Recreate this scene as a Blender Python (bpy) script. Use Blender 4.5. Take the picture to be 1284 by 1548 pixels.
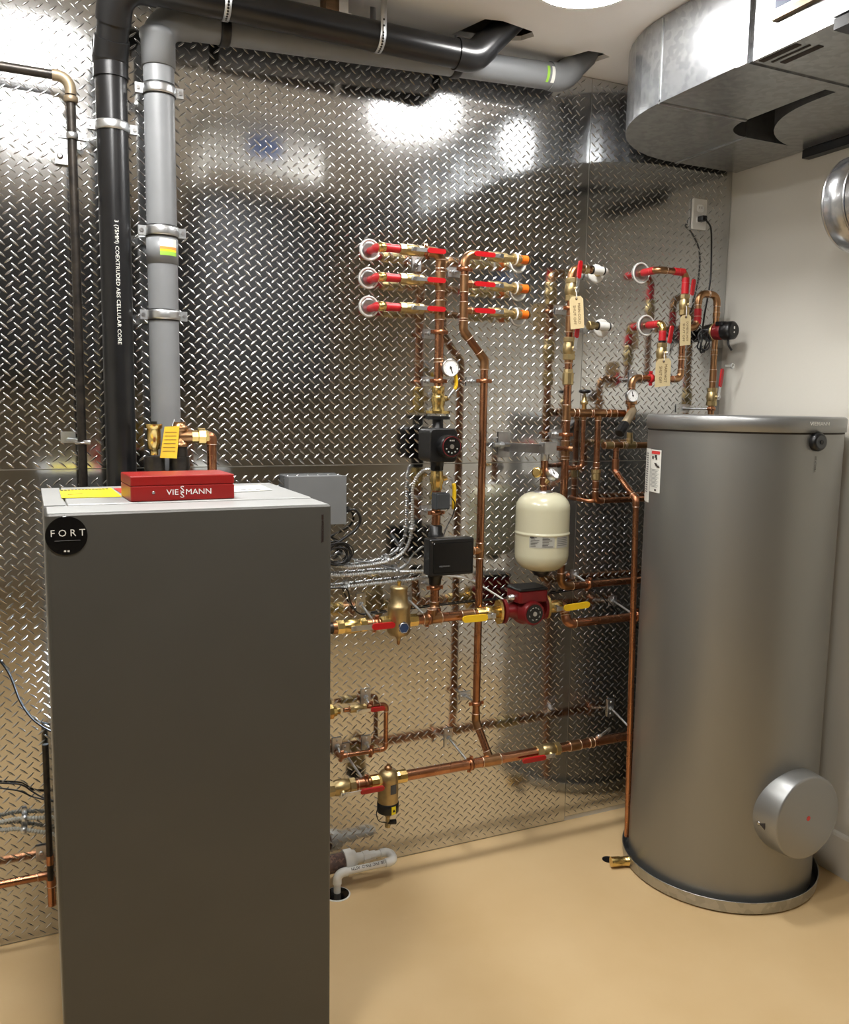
import bpy, bmesh, math, random
import numpy as np
from mathutils import Vector, Matrix

for _o in list(bpy.data.objects):
    bpy.data.objects.remove(_o)
scene = bpy.context.scene
COL = scene.collection

# ------------------------------------------------------------------ camera
W, H = 1284, 1548
FPX, YAW, PITCH, ROLL, CAMH, CAMD = 1297.22, 0.43310, 0.12280, 0.0160, 1.7351, 2.8749
_f = np.array([math.sin(YAW) * math.cos(PITCH), math.cos(YAW) * math.cos(PITCH), -math.sin(PITCH)])
_r = np.array([math.cos(YAW), -math.sin(YAW), 0.0])
_u = np.cross(_r, _f)
_r, _u = math.cos(ROLL) * _r + math.sin(ROLL) * _u, -math.sin(ROLL) * _r + math.cos(ROLL) * _u
CAM = np.array([0.0, -CAMD, CAMH])
cam_data = bpy.data.cameras.new('camera')
cam_data.sensor_fit = 'HORIZONTAL'
cam_data.sensor_width = 36.0
cam_data.lens = 36.0 * FPX / W
cam_data.clip_start = 0.02
cam = bpy.data.objects.new('camera', cam_data)
COL.objects.link(cam)
cam.matrix_world = Matrix(((_r[0], _u[0], -_f[0], CAM[0]), (_r[1], _u[1], -_f[1], CAM[1]),
                           (_r[2], _u[2], -_f[2], CAM[2]), (0, 0, 0, 1)))
scene.camera = cam

# ------------------------------------------------------------------ light
world = bpy.data.worlds.new('world')
scene.world = world
world.use_nodes = True
world.node_tree.nodes['Background'].inputs[0].default_value = (1.0, 0.94, 0.86, 1)
world.node_tree.nodes['Background'].inputs[1].default_value = 0.03
scene.view_settings.view_transform = 'Standard'
scene.view_settings.look = 'None'
scene.view_settings.gamma = 1.0
scene.view_settings.use_curve_mapping = False
scene.view_settings.exposure = 0.38
LAMP = 80.0                                   # emission of the ceiling disc lights, added ones included
LAMP_ADDED = 13.0                               # weaker emission for added lights set further back
LAMP_COL = (1.0, 0.985, 0.965)
LIGHTS = [(1.54, -0.62), (0.07, -0.60), (1.05, -1.92), (0.05, -1.42)]  # last two are added out of frame: a fill and a reflection guess
CEIL = 2.987
XR = 2.7296                                   # right wall
XL, YB = -1.7, -6.4                           # left wall, wall behind the camera


# ------------------------------------------------------------------ materials
def lin(c):
    return tuple(((v / 255.0) / 12.92 if v / 255.0 < 0.04045 else ((v / 255.0 + 0.055) / 1.055) ** 2.4) for v in c)


MATS = {}


def mat(name, c, metal=0.0, rough=0.5, c2=None, scale=8.0, bump=0.0, bscale=60.0, detail=4.0, coat=0.0,
        stretch=None, emit=0.0, spec=0.5, rvar=0.0, vor=False):
    m = bpy.data.materials.new(name)
    m.use_nodes = True
    nt = m.node_tree
    b = nt.nodes['Principled BSDF']
    b.inputs['Base Color'].default_value = (*c, 1)
    b.inputs['Metallic'].default_value = metal
    b.inputs['Roughness'].default_value = rough
    b.inputs['Specular IOR Level'].default_value = spec
    if coat:
        b.inputs['Coat Weight'].default_value = coat
        b.inputs['Coat Roughness'].default_value = 0.12
    if emit:
        b.inputs['Emission Color'].default_value = (*c, 1)
        b.inputs['Emission Strength'].default_value = emit
    tc = nt.nodes.new('ShaderNodeTexCoord')
    mp = nt.nodes.new('ShaderNodeMapping')
    nt.links.new(tc.outputs['Object'], mp.inputs[0])
    if stretch:
        mp.inputs['Scale'].default_value = stretch
    if c2 is not None or rvar:
        if vor:
            n = nt.nodes.new('ShaderNodeTexVoronoi')
            n.inputs['Scale'].default_value = scale
            out = n.outputs['Color']
            sep = nt.nodes.new('ShaderNodeSeparateColor')
            nt.links.new(out, sep.inputs[0])
            out = sep.outputs[0]
        else:
            n = nt.nodes.new('ShaderNodeTexNoise')
            n.inputs['Scale'].default_value = scale
            n.inputs['Detail'].default_value = detail
            out = n.outputs['Fac']
        nt.links.new(mp.outputs[0], n.inputs['Vector'])
        rp = nt.nodes.new('ShaderNodeValToRGB')
        rp.color_ramp.elements[0].position = 0.3
        rp.color_ramp.elements[1].position = 0.7
        rp.color_ramp.elements[0].color = (*c, 1)
        rp.color_ramp.elements[1].color = (*(c2 or c), 1)
        nt.links.new(out, rp.inputs[0])
        if c2 is not None:
            nt.links.new(rp.outputs[0], b.inputs['Base Color'])
        if rvar:
            mr = nt.nodes.new('ShaderNodeMapRange')
            mr.inputs['To Min'].default_value = max(0.02, rough - rvar)
            mr.inputs['To Max'].default_value = rough + rvar
            nt.links.new(out, mr.inputs[0])
            nt.links.new(mr.outputs[0], b.inputs['Roughness'])
    if bump:
        n2 = nt.nodes.new('ShaderNodeTexNoise')
        n2.inputs['Scale'].default_value = bscale
        n2.inputs['Detail'].default_value = 3.0
        nt.links.new(mp.outputs[0], n2.inputs['Vector'])
        bp = nt.nodes.new('ShaderNodeBump')
        bp.inputs['Strength'].default_value = bump
        bp.inputs['Distance'].default_value = 0.01
        nt.links.new(n2.outputs['Fac'], bp.inputs['Height'])
        nt.links.new(bp.outputs[0], b.inputs['Normal'])
    MATS[name] = m
    return m


mat('diamond_plate', (0.58, 0.585, 0.585), 1.0, 0.12, c2=(0.66, 0.665, 0.665), scale=3.0, bump=0.02, bscale=4.0, rvar=0.03)
mat('plate_lug', (0.58, 0.585, 0.59), 1.0, 0.22)
mat('floor_coating', lin((205, 175, 128)), 0.0, 0.42, c2=lin((215, 187, 142)), scale=2.2, bump=0.015, bscale=5.0, spec=0.4)
mat('ceiling_paint', lin((238, 237, 235)), 0, 0.9, c2=lin((233, 231, 228)), scale=1.5, bump=0.05, bscale=120)
mat('wall_paint', lin((216, 213, 203)), 0, 0.8, c2=lin((211, 207, 196)), scale=1.2, bump=0.04, bscale=90)
mat('mirror_dark', lin((40, 40, 42)), 0, 0.8)  # for the added blocks that darken the plate reflections
mat('trim_paint', lin((225, 220, 208)), 0, 0.5)
mat('cavity_dark', lin((26, 23, 20)), 0, 0.95, c2=lin((40, 34, 28)), scale=12)
mat('copper', (0.54, 0.265, 0.145), 1, 0.27, c2=(0.37, 0.165, 0.088), scale=14, rvar=0.07, bump=0.02, bscale=30)
mat('copper_fitting', (0.48, 0.225, 0.12), 1, 0.33, c2=(0.36, 0.16, 0.085), scale=20, rvar=0.08)
mat('aged_copper', (0.50, 0.28, 0.14), 1, 0.32, c2=(0.33, 0.175, 0.085), scale=18, rvar=0.08)
mat('solder', (0.82, 0.66, 0.52), 1, 0.3)
mat('brass', (0.82, 0.62, 0.25), 1, 0.25, c2=(0.70, 0.50, 0.18), scale=25)
mat('dull_brass', (0.58, 0.46, 0.24), 1, 0.38, c2=(0.48, 0.36, 0.17), scale=30, bump=0.03, bscale=140)
mat('bronze', (0.52, 0.40, 0.21), 1, 0.42, c2=(0.44, 0.33, 0.165), scale=40, bump=0.05, bscale=220)
mat('steel', (0.62, 0.62, 0.62), 1, 0.28, c2=(0.50, 0.50, 0.51), scale=30)
mat('zinc', (0.72, 0.73, 0.74), 1, 0.36, c2=(0.58, 0.60, 0.61), scale=26)
mat('galvanized', (0.43, 0.44, 0.45), 0.85, 0.24, c2=(0.35, 0.36, 0.375), scale=55, vor=True, bump=0.02, bscale=25)
mat('galvanized_dull', (0.50, 0.51, 0.51), 1, 0.42, c2=(0.42, 0.43, 0.43), scale=40, vor=True)
mat('black_iron', lin((36, 34, 32)), 0.5, 0.38, c2=lin((62, 56, 50)), scale=40)
mat('iron_tan', lin((150, 135, 110)), 0.5, 0.45, c2=lin((120, 105, 84)), scale=20)
mat('black_abs', lin((20, 20, 21)), 0, 0.28, c2=lin((27, 27, 28)), scale=20)
mat('gray_pvc', lin((126, 128, 130)), 0, 0.42, c2=lin((119, 121, 123)), scale=10)
mat('white_pvc', lin((232, 232, 228)), 0, 0.32, c2=lin((222, 221, 215)), scale=16)
mat('black_plastic', lin((18, 18, 19)), 0, 0.35)
mat('black_gloss', lin((10, 10, 12)), 0, 0.12)
mat('dark_gray_plastic', lin((62, 65, 68)), 0, 0.45)
mat('gray_box', lin((114, 116, 117)), 0.0, 0.42, c2=lin((109, 111, 112)), scale=9)
mat('boiler_gray', lin((176, 177, 175)), 0.15, 0.38, c2=lin((170, 171, 169)), scale=4, bump=0.01, bscale=300)
mat('boiler_front', lin((84, 83, 79)), 0.2, 0.45, c2=lin((81, 80, 76)), scale=4)
mat('tank_silver', lin((146, 146, 143)), 0.75, 0.42, c2=lin((141, 141, 138)), scale=5, stretch=(1, 1, 0.3))
mat('lid_silver', lin((150, 151, 150)), 0.7, 0.38)
mat('red_box', lin((146, 16, 9)), 0, 0.38, c2=lin((139, 14, 8)), scale=12)
mat('red_grip', lin((178, 16, 24)), 0, 0.35)
mat('red_tape', lin((196, 30, 38)), 0, 0.42, c2=lin((176, 24, 32)), scale=30)
mat('orange_tape', lin((226, 110, 22)), 0, 0.4)
mat('yellow_grip', lin((232, 190, 32)), 0, 0.38)
mat('red_pump', lin((120, 22, 26)), 0.1, 0.34, c2=lin((106, 18, 22)), scale=20)
mat('cream_tank', lin((200, 197, 170)), 0, 0.25, c2=lin((195, 191, 164)), scale=4, coat=0.3)
mat('white', lin((246, 246, 244)), 0, 0.5)
mat('white_plate', lin((232, 230, 224)), 0, 0.38)
mat('label_white', lin((226, 226, 218)), 0, 0.5)
mat('label_gray', lin((168, 168, 160)), 0, 0.5)
mat('label_red', lin((206, 60, 56)), 0, 0.5)
mat('label_green', lin((150, 200, 70)), 0, 0.5)
mat('label_orange', lin((222, 150, 70)), 0, 0.5)
mat('label_yellow', lin((246, 226, 30)), 0, 0.5)
mat('label_blue', lin((34, 56, 92)), 0, 0.5)
mat('blue_tape', lin((20, 80, 160)), 0, 0.5)
mat('yellow_paper', lin((238, 196, 50)), 0, 0.7, c2=lin((226, 176, 44)), scale=18)
mat('tag_card', lin((226, 206, 160)), 0, 0.8, c2=lin((218, 197, 150)), scale=20)
mat('ink', lin((52, 46, 42)), 0, 0.8)
mat('brown_ink', lin((120, 90, 60)), 0, 0.8)
mat('dark_red_ink', lin((46, 14, 14)), 0, 0.6)
mat('white_ink', lin((236, 236, 232)), 0, 0.5)
mat('gray_ink', lin((120, 120, 120)), 0, 0.6)
mat('wood', lin((120, 88, 52)), 0, 0.7, c2=lin((92, 66, 38)), scale=14, stretch=(1, 6, 6))
mat('brown_media', lin((88, 52, 40)), 0, 0.5, c2=lin((150, 110, 90)), scale=90, vor=True)
mat('lamp', LAMP_COL, 0, 0.5, emit=LAMP)
mat('lamp_added', LAMP_COL, 0, 0.5, emit=LAMP_ADDED)
mat('led_white', (0.70, 0.85, 1.0), 0, 0.5, emit=65.0)
m_ = mat('clear_plastic', (0.95, 0.95, 0.95), 0, 0.06)
m_.node_tree.nodes['Principled BSDF'].inputs['Transmission Weight'].default_value = 0.95
m_.node_tree.nodes['Principled BSDF'].inputs['IOR'].default_value = 1.1


# ------------------------------------------------------------------ pixel helpers
def V(x, y, d=0.0):
    """point seen at pixel (x, y) standing d metres off the plated wall"""
    ray = _f + _r * (x - W / 2) / FPX - _u * (y - H / 2) / FPX
    t = (CAMD - d) / ray[1]
    return Vector(CAM + ray * t)


def VZ(x, y, z):
    ray = _f + _r * (x - W / 2) / FPX - _u * (y - H / 2) / FPX
    return Vector(CAM + ray * ((z - CAMH) / ray[2]))


def VX(x, y, X):
    ray = _f + _r * (x - W / 2) / FPX - _u * (y - H / 2) / FPX
    return Vector(CAM + ray * (X / ray[0]))


def pj(P):
    d = np.array(P) - CAM
    z = d @ _f
    return W / 2 + FPX * (d @ _r) / z, H / 2 - FPX * (d @ _u) / z


def zat(X, d, y):
    a, b = 0.0, 3.4
    for _ in range(40):
        m = (a + b) / 2
        if pj((X, -d, m))[1] > y:
            a = m
        else:
            b = m
    return (a + b) / 2


def xat(Z, d, x):
    a, b = -1.5, 3.5
    for _ in range(40):
        m = (a + b) / 2
        if pj((m, -d, Z))[0] < x:
            a = m
        else:
            b = m
    return (a + b) / 2


def path(start, *steps):
    """pipe route: v = along Z to pixel row, h = along X to pixel column, w = along Y to depth, f = free pixel, r = relative"""
    p = [V(*start) if not isinstance(start, Vector) else start.copy()]
    for s in steps:
        q = p[-1].copy()
        if s[0] == 'v':
            q.z = zat(q.x, -q.y, s[1])
        elif s[0] == 'h':
            q.x = xat(q.z, -q.y, s[1])
        elif s[0] == 'w':
            q.y = -s[1]
        elif s[0] == 'f':
            q = V(*s[1:])
        elif s[0] == 'r':
            q = q + Vector(s[1:])
        p.append(q)
    return p


# ------------------------------------------------------------------ mesh helpers
def frame(d):
    d = Vector(d).normalized()
    a = Vector((0, 0, 1)) if abs(d.z) < 0.9 else Vector((1, 0, 0))
    u = d.cross(a).normalized()
    return u, d.cross(u).normalized(), d


class MB:
    def __init__(self):
        self.v, self.f, self.s = [], [], []

    def add(self, vs, fs, smooth=True):
        o = len(self.v)
        self.v += [Vector(p) for p in vs]
        self.f += [tuple(i + o for i in f) for f in fs]
        self.s += [smooth] * len(fs)
        return self

    def box(self, c, size, ax=None):
        ux, uy, uz = ax or (Vector((1, 0, 0)), Vector((0, 1, 0)), Vector((0, 0, 1)))
        c = Vector(c)
        hx, hy, hz = (s / 2 for s in size)
        vs = [c + ux * (hx * a) + uy * (hy * b) + uz * (hz * e) for a in (-1, 1) for b in (-1, 1) for e in (-1, 1)]
        return self.add(vs, [(0, 1, 3, 2), (4, 6, 7, 5), (0, 4, 5, 1), (2, 3, 7, 6), (0, 2, 6, 4), (1, 5, 7, 3)], False)

    def rbox(self, c, size, r=0.006, ax=None, seg=3):
        """box with its four edges along uz rounded and a small chamfer"""
        ux, uy, uz = ax or (Vector((1, 0, 0)), Vector((0, 1, 0)), Vector((0, 0, 1)))
        c = Vector(c)

        def ring(k, z):
            hx, hy = size[0] / 2 - k, size[1] / 2 - k
            rr = max(r - k, 0.0006)
            out = []
            for qx, qy, a0 in ((1, 1, 0), (-1, 1, 90), (-1, -1, 180), (1, -1, 270)):
                for i in range(seg + 1):
                    a = math.radians(a0 + 90 * i / seg)
                    out.append(c + ux * (qx * (hx - rr) + rr * math.cos(a)) + uy * (qy * (hy - rr) + rr * math.sin(a)) + uz * z)
            return out
        k = min(r * 0.5, 0.004)
        hz = size[2] / 2
        rings = [ring(k, -hz), ring(0, -hz + k), ring(0, hz - k), ring(k, hz)]
        n = len(rings[0])
        vs = sum(rings, [])
        fs = [tuple(range(n - 1, -1, -1)), tuple(range(3 * n, 4 * n))]
        for q in range(3):
            for i in range(n):
                j = (i + 1) % n
                fs.append((q * n + i, q * n + j, q * n + n + j, q * n + n + i))
        return self.add(vs, fs, False)

    def tube(self, pts, r, seg=14, cap=True, smooth=True):
        pts = [Vector(p) for p in pts]
        rs = r if isinstance(r, (list, tuple)) else [r] * len(pts)
        n = len(pts)
        t0 = (pts[1] - pts[0]).normalized()
        u, w, _ = frame(t0)
        vs, fs = [], []
        prev = t0
        for i, p in enumerate(pts):
            t = (pts[min(i + 1, n - 1)] - pts[max(i - 1, 0)])
            t = t.normalized() if t.length > 1e-9 else prev
            q = prev.rotation_difference(t)
            u = q @ u
            w = q @ w
            prev = t
            for k in range(seg):
                a = 2 * math.pi * k / seg
                vs.append(p + (u * math.cos(a) + w * math.sin(a)) * rs[i])
        for i in range(n - 1):
            for k in range(seg):
                k2 = (k + 1) % seg
                fs.append((i * seg + k, i * seg + k2, (i + 1) * seg + k2, (i + 1) * seg + k))
        self.add(vs, fs, smooth)
        if cap:
            self.add(vs[:seg], [tuple(range(seg - 1, -1, -1))], False)
            self.add(vs[-seg:], [tuple(range(seg))], False)
        return self

    def lathe(self, o, axis, prof, seg=24, smooth=True, ph=0.0):
        o = Vector(o)
        u, w, d = frame(axis)
        vs, fs = [], []
        for t, r in prof:
            for k in range(seg):
                a = 2 * math.pi * k / seg + ph
                vs.append(o + d * t + (u * math.cos(a) + w * math.sin(a)) * max(r, 1e-5))
        for i in range(len(prof) - 1):
            for k in range(seg):
                k2 = (k + 1) % seg
                fs.append((i * seg + k, i * seg + k2, (i + 1) * seg + k2, (i + 1) * seg + k))
        n = len(prof)
        self.add(vs, fs, smooth)
        if prof[0][1] > 1e-4:
            self.add(vs[:seg], [tuple(range(seg - 1, -1, -1))], False)
        if prof[-1][1] > 1e-4:
            self.add(vs[(n - 1) * seg:], [tuple(range(seg))], False)
        return self

    def prism(self, pts, o, ux, uy, h):
        """flat outline extruded by h along ux x uy"""
        o, ux, uy = Vector(o), Vector(ux), Vector(uy)
        uz = ux.cross(uy).normalized()
        n = len(pts)
        lo = [o + ux * a + uy * b for a, b in pts]
        vs = lo + [p + uz * h for p in lo]
        fs = [tuple(range(n - 1, -1, -1)), tuple(range(n, 2 * n))]
        fs += [(i, (i + 1) % n, n + (i + 1) % n, n + i) for i in range(n)]
        return self.add(vs, fs, False)

    def ring(self, c, axis, R, r, seg=24, s2=6):
        u, w, d = frame(axis)
        c = Vector(c)
        vs, fs = [], []
        for i in range(seg):
            a = 2 * math.pi * i / seg
            e = u * math.cos(a) + w * math.sin(a)
            for k in range(s2):
                b = 2 * math.pi * k / s2
                vs.append(c + e * (R + r * math.cos(b)) + d * (r * math.sin(b)))
        for i in range(seg):
            for k in range(s2):
                i2, k2 = (i + 1) % seg, (k + 1) % s2
                fs.append((i * s2 + k, i2 * s2 + k, i2 * s2 + k2, i * s2 + k2))
        return self.add(vs, fs, True)

    def build(self, name, m, parent=None):
        org = Vector((0, 0, 0))
        if parent is not None:
            p = parent
            while p is not None:
                org = org + p.location
                p = p.parent
        else:
            lo = [min(v[i] for v in self.v) for i in range(3)]
            hi = [max(v[i] for v in self.v) for i in range(3)]
            org = Vector(((lo[0] + hi[0]) / 2, (lo[1] + hi[1]) / 2, lo[2]))
        me = bpy.data.meshes.new(name)
        me.from_pydata([tuple(v - org) for v in self.v], [], self.f)
        me.polygons.foreach_set('use_smooth', self.s)
        me.update()
        bm = bmesh.new()
        bm.from_mesh(me)
        bmesh.ops.recalc_face_normals(bm, faces=bm.faces)
        bm.to_mesh(me)
        bm.free()
        me.materials.append(MATS[m])
        o = bpy.data.objects.new(name, me)
        COL.objects.link(o)
        if parent is not None:
            o.parent = parent
        else:
            o.location = org
        return o


def tag(o, label, cat, group=None):
    o['label'] = label
    o['category'] = cat
    if group:
        o['group'] = group
    return o


def thing(name, label, cat, loc, group=None):
    o = bpy.data.objects.new(name, None)
    o.empty_display_size = 0.03
    COL.objects.link(o)
    o.location = Vector(loc)
    return tag(o, label, cat, group)


def struct(o):
    o['kind'] = 'structure'
    return o


X_, Y_, Z_ = Vector((1, 0, 0)), Vector((0, 1, 0)), Vector((0, 0, 1))


def fillet(a, b, c, R, n=7):
    d1, d2 = (a - b).normalized(), (c - b).normalized()
    ang = d1.angle(d2)
    t = R / math.tan(ang / 2)
    t = min(t, (a - b).length * 0.98, (c - b).length * 0.98)
    p0, p1 = b + d1 * t, b + d2 * t
    out = []
    for i in range(n + 1):
        s = i / n
        out.append(p0 * (1 - s) ** 2 + b * (2 * s * (1 - s)) + p1 * s ** 2)
    # pull the quadratic towards a true arc
    cen = b + (d1 + d2).normalized() * (R / math.sin(ang / 2)) if t > R * 0.5 else None
    if cen is not None and abs(t - R / math.tan(ang / 2)) < 1e-6:
        out = [cen + (p - cen).normalized() * R for p in out]
    return out


def run(name, label, cat, pts, r, m='copper', fm='copper_fitting', R=None, sleeve=1.13, rings=True, hub=None, tees=(), group=None,
        seg=14, ring_mat='solder', joints=()):
    """a soldered pipe run: one thing with pipe, elbow, tee and solder_ring parts"""
    R = R or r * 1.9
    hub = r * 1.4 if hub is None else hub
    root = thing(name, label, cat, pts[-1] if pts[-1].z < pts[0].z else pts[0], group)
    cur = pts[0]
    rg = []
    for i in range(1, len(pts)):
        if i < len(pts) - 1:
            arc = fillet(pts[i - 1], pts[i], pts[i + 1], R)
            MB().tube([cur, arc[0]], r, seg).build('pipe', m, root)
            d1, d2 = (arc[0] - pts[i - 1]).normalized(), (pts[i + 1] - arc[-1]).normalized()
            e0, e1 = arc[0] - d1 * hub, arc[-1] + d2 * hub
            MB().tube([e0] + arc + [e1], r * sleeve, seg).build('elbow', fm, root)
            rg += [(e0, d1), (e1, d2)]
            cur = arc[-1]
        else:
            MB().tube([cur, pts[i]], r, seg).build('pipe', m, root)
    for c, ax, br, bl, br_r in tees:        # centre, axis, branch direction, branch length, branch radius
        ax, br = Vector(ax).normalized(), Vector(br).normalized()
        b = MB().tube([c - ax * r * 2.0, c + ax * r * 2.0], r * sleeve, seg)
        b.tube([c, c + br * (r * 1.9)], br_r * sleeve, seg)
        if bl > r * 1.9:
            b.tube([c + br * (r * 1.8), c + br * bl], br_r, seg)
        b.build('tee', fm, root)
        rg += [(c - ax * r * 2.0, ax), (c + ax * r * 2.0, ax)]
        if rings:
            MB().ring(c + br * (r * 1.9), br, br_r * sleeve, br_r * 0.09, 16).build('solder_ring', ring_mat, root)
    for c, ax, L in joints:                 # couplings
        ax = Vector(ax).normalized()
        MB().tube([c - ax * L / 2, c + ax * L / 2], r * sleeve, seg).build('coupling', fm, root)
        rg += [(c - ax * L / 2, ax), (c + ax * L / 2, ax)]
    if rings:
        for c, ax in rg:
            MB().ring(c, ax, r * sleeve * 0.99, r * 0.09, 16).build('solder_ring', ring_mat, root)
    return root


def stadium(L, w, n=6, taper=1.0):
    pts = []
    for i in range(n + 1):
        a = -math.pi / 2 + math.pi * i / n
        pts.append((L - w / 2 + math.cos(a) * w / 2, math.sin(a) * w / 2 * taper))
    for i in range(n + 1):
        a = math.pi / 2 + math.pi * i / n
        pts.append((w / 2 + math.cos(a) * w / 2, math.sin(a) * w / 2))
    return pts


def ball_valve(label, c, axis, r, L, hd, hl, color='red_grip', n=(0, -1, 0), body='brass', group=None, name='ball_valve', wide=0.017,
               grip0=0.36, lift=1.75):
    """c centre, axis of the pipe, r pipe radius, L body length, hd lever direction, hl lever length, n side the stem is on"""
    c, ax, hd, n = Vector(c), Vector(axis).normalized(), Vector(hd).normalized(), Vector(n).normalized()
    t = thing(name, label, 'valve', c, group)
    b = MB()
    b.lathe(c - ax * L / 2, ax, [(0, r * 1.35), (L * .02, r * 1.42), (L * .24, r * 1.42), (L * .26, r * 1.2)], 8, False)
    b.lathe(c - ax * L / 2, ax, [(L * .2, r * 1.15), (L * .33, r * 1.45), (L * .5, r * 1.55), (L * .67, r * 1.45), (L * .8, r * 1.15)], 20)
    b.lathe(c + ax * L / 2, -ax, [(0, r * 1.35), (L * .02, r * 1.42), (L * .2, r * 1.42), (L * .22, r * 1.2)], 8, False)
    b.build('body', body, t)
    s = MB().lathe(c + n * r * 1.2, n, [(0, r * .6), (r * lift - r * 1.0, r * .55), (r * lift - r * .9, r * .4)], 12)
    s.build('stem', body, t)
    top = c + n * (r * lift + 0.004)
    MB().lathe(top - n * 0.001, n, [(0, 0.0075), (0.008, 0.0075)], 6, False).build('nut', 'steel', t)
    w = n.cross(hd).normalized()
    lv = MB().prism([(-0.012, -wide * .42), (hl * .5, -wide * .36), (hl * .5, wide * .36), (-0.012, wide * .42)], top, hd, w, 0.0028)
    lv.build('lever', 'zinc', t)
    g = stadium(hl * (1 - grip0), wide)
    gp = MB().prism(g, top + hd * (hl * grip0) - n * 0.002 * (1 if hd.cross(w).dot(n) > 0 else -1), hd, w, 0.0075)
    gp.build('grip', color, t)
    return t


def gauge(label, c, n, r, depth=0.022, needle=70.0, stem=None, name='pressure_gauge', up=None, cat='gauge'):
    c, n = Vector(c), Vector(n).normalized()
    t = thing(name, label, cat, c)
    MB().lathe(c - n * depth, n, [(0, r * .9), (depth * .1, r * .97), (depth * .9, r), (depth, r * .97), (depth, r * .86), (depth * .86, r * .85)], 28).build('case', 'steel', t)
    MB().lathe(c - n * depth * .2, n, [(0, r * .87), (depth * .13, r * .87)], 28, False).build('dial', 'white', t)
    up = Vector(up or (0, 0, 1))
    up = (up - n * up.dot(n)).normalized()
    sd = n.cross(up)
    k = MB()
    for i in range(21):
        a = math.radians(-135 + 270 * i / 20)
        e = up * math.cos(a) + sd * math.sin(a)
        f = n.cross(e)
        k.box(c - n * depth * .06 + e * r * .70, (r * (.16 if i % 5 == 0 else .08), r * .03, .0006), (e, f, n))
    k.build('tick_mark', 'ink', t)['kind'] = 'stuff'
    a = math.radians(needle)
    e = up * math.cos(a) + sd * math.sin(a)
    MB().box(c - n * depth * .04 + e * r * .22, (r * .85, r * .11, .0012), (e, n.cross(e), n)).lathe(c - n * depth * .07, n, [(0, r * .13), (.0022, r * .13)], 10, False).build('needle', 'ink', t)
    if stem:
        sv, sl, sr = stem
        sv = Vector(sv).normalized()
        MB().lathe(c - n * depth * .5 + sv * r * .9, sv, [(0, sr * 1.3), (sl * .4, sr * 1.3), (sl * .45, sr), (sl, sr)], 8, False).build('stem', 'dull_brass', t)
    return t


def hanger(label, P, r, ax, group='split ring hangers on the plated wall', ringm='copper_fitting', plate=(0.034, 0.052), name='pipe_hanger', off=(0, 0), y0=0.006):
    """wall plate, rod and split ring carrying a pipe at P"""
    P, ax = Vector(P), Vector(ax).normalized()
    B = Vector((P.x + off[0], -y0, P.z + off[1]))
    t = thing(name, label, 'pipe hanger', B, None)
    b = MB().box(B + Vector((0, -.002, 0)), (plate[0], .004, plate[1]))
    s = Vector((0, 0, 1)) if plate[1] >= plate[0] else Vector((1, 0, 0))
    pl = b.build('wall_plate', 'zinc', t)
    q = MB()
    for k in (-1, 1):
        q.lathe(B + s * (k * max(plate) * .34) - Y_ * .004, -Y_, [(0, .0055), (.002, .0055), (.0035, .003)], 8)
    q.build('screw', 'steel', pl)
    d = (P - B)
    e = P - d.normalized() * (r + .002)
    b = MB().tube([B - Y_ * .003, e], 0.0045, 8).lathe(B - Y_ * .003, d, [(0, .010), (.012, .010)], 6, False)
    b.build('rod', 'zinc', t)
    w = ax.cross(d.normalized()).normalized()
    b = MB().lathe(P - ax * .007, ax, [(0, r + .0015), (0, r + .005), (.014, r + .005), (.014, r + .0015)], 20)
    for k in (-1, 1):
        b.box(P + w * (k * (r + .010)), (.013, .012, .006), (ax, w, ax.cross(w)))
        b.lathe(P + w * (k * (r + .011)) - ax.cross(w) * .008, ax.cross(w), [(0, .0035), (.016, .0035)], 6)
    b.build('ring', ringm, t)
    return t


def crv(pts, n=8):
    """Catmull-Rom through the points"""
    P = [Vector(p) for p in pts]
    P = [P[0] * 2 - P[1]] + P + [P[-1] * 2 - P[-2]]
    out = []
    for i in range(1, len(P) - 2):
        for k in range(n):
            t = k / n
            out.append(0.5 * ((2 * P[i]) + (P[i + 1] - P[i - 1]) * t + (2 * P[i - 1] - 5 * P[i] + 4 * P[i + 1] - P[i + 2]) * t * t
                              + (3 * P[i] - P[i - 1] - 3 * P[i + 1] + P[i + 2]) * t ** 3))
    out.append(P[-2])
    return out


def resample(pts, step):
    out = [pts[0]]
    acc = 0.0
    for a, b in zip(pts, pts[1:]):
        L = (b - a).length
        while acc + L >= step:
            s = (step - acc) / L
            a = a.lerp(b, s)
            out.append(a)
            L = (b - a).length
            acc = 0.0
        acc += L
    return out


def cable(name, label, pts, r, m, cat='cable', n=8, seg=8):
    o = MB().tube(crv(pts, n), r, seg).build(name, m)
    return tag(o, label, cat)


def conduit(label, pts, r=0.0070, m='zinc', name='flexible_conduit'):
    p = resample(crv(pts, 10), 0.0022)
    rs = [r * (1.0 if (i % 4) in (0, 1) else 0.70) for i in range(len(p))]
    o = MB().tube(p, rs, 8, smooth=False).build(name, m)
    return tag(o, label, 'conduit')


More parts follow.
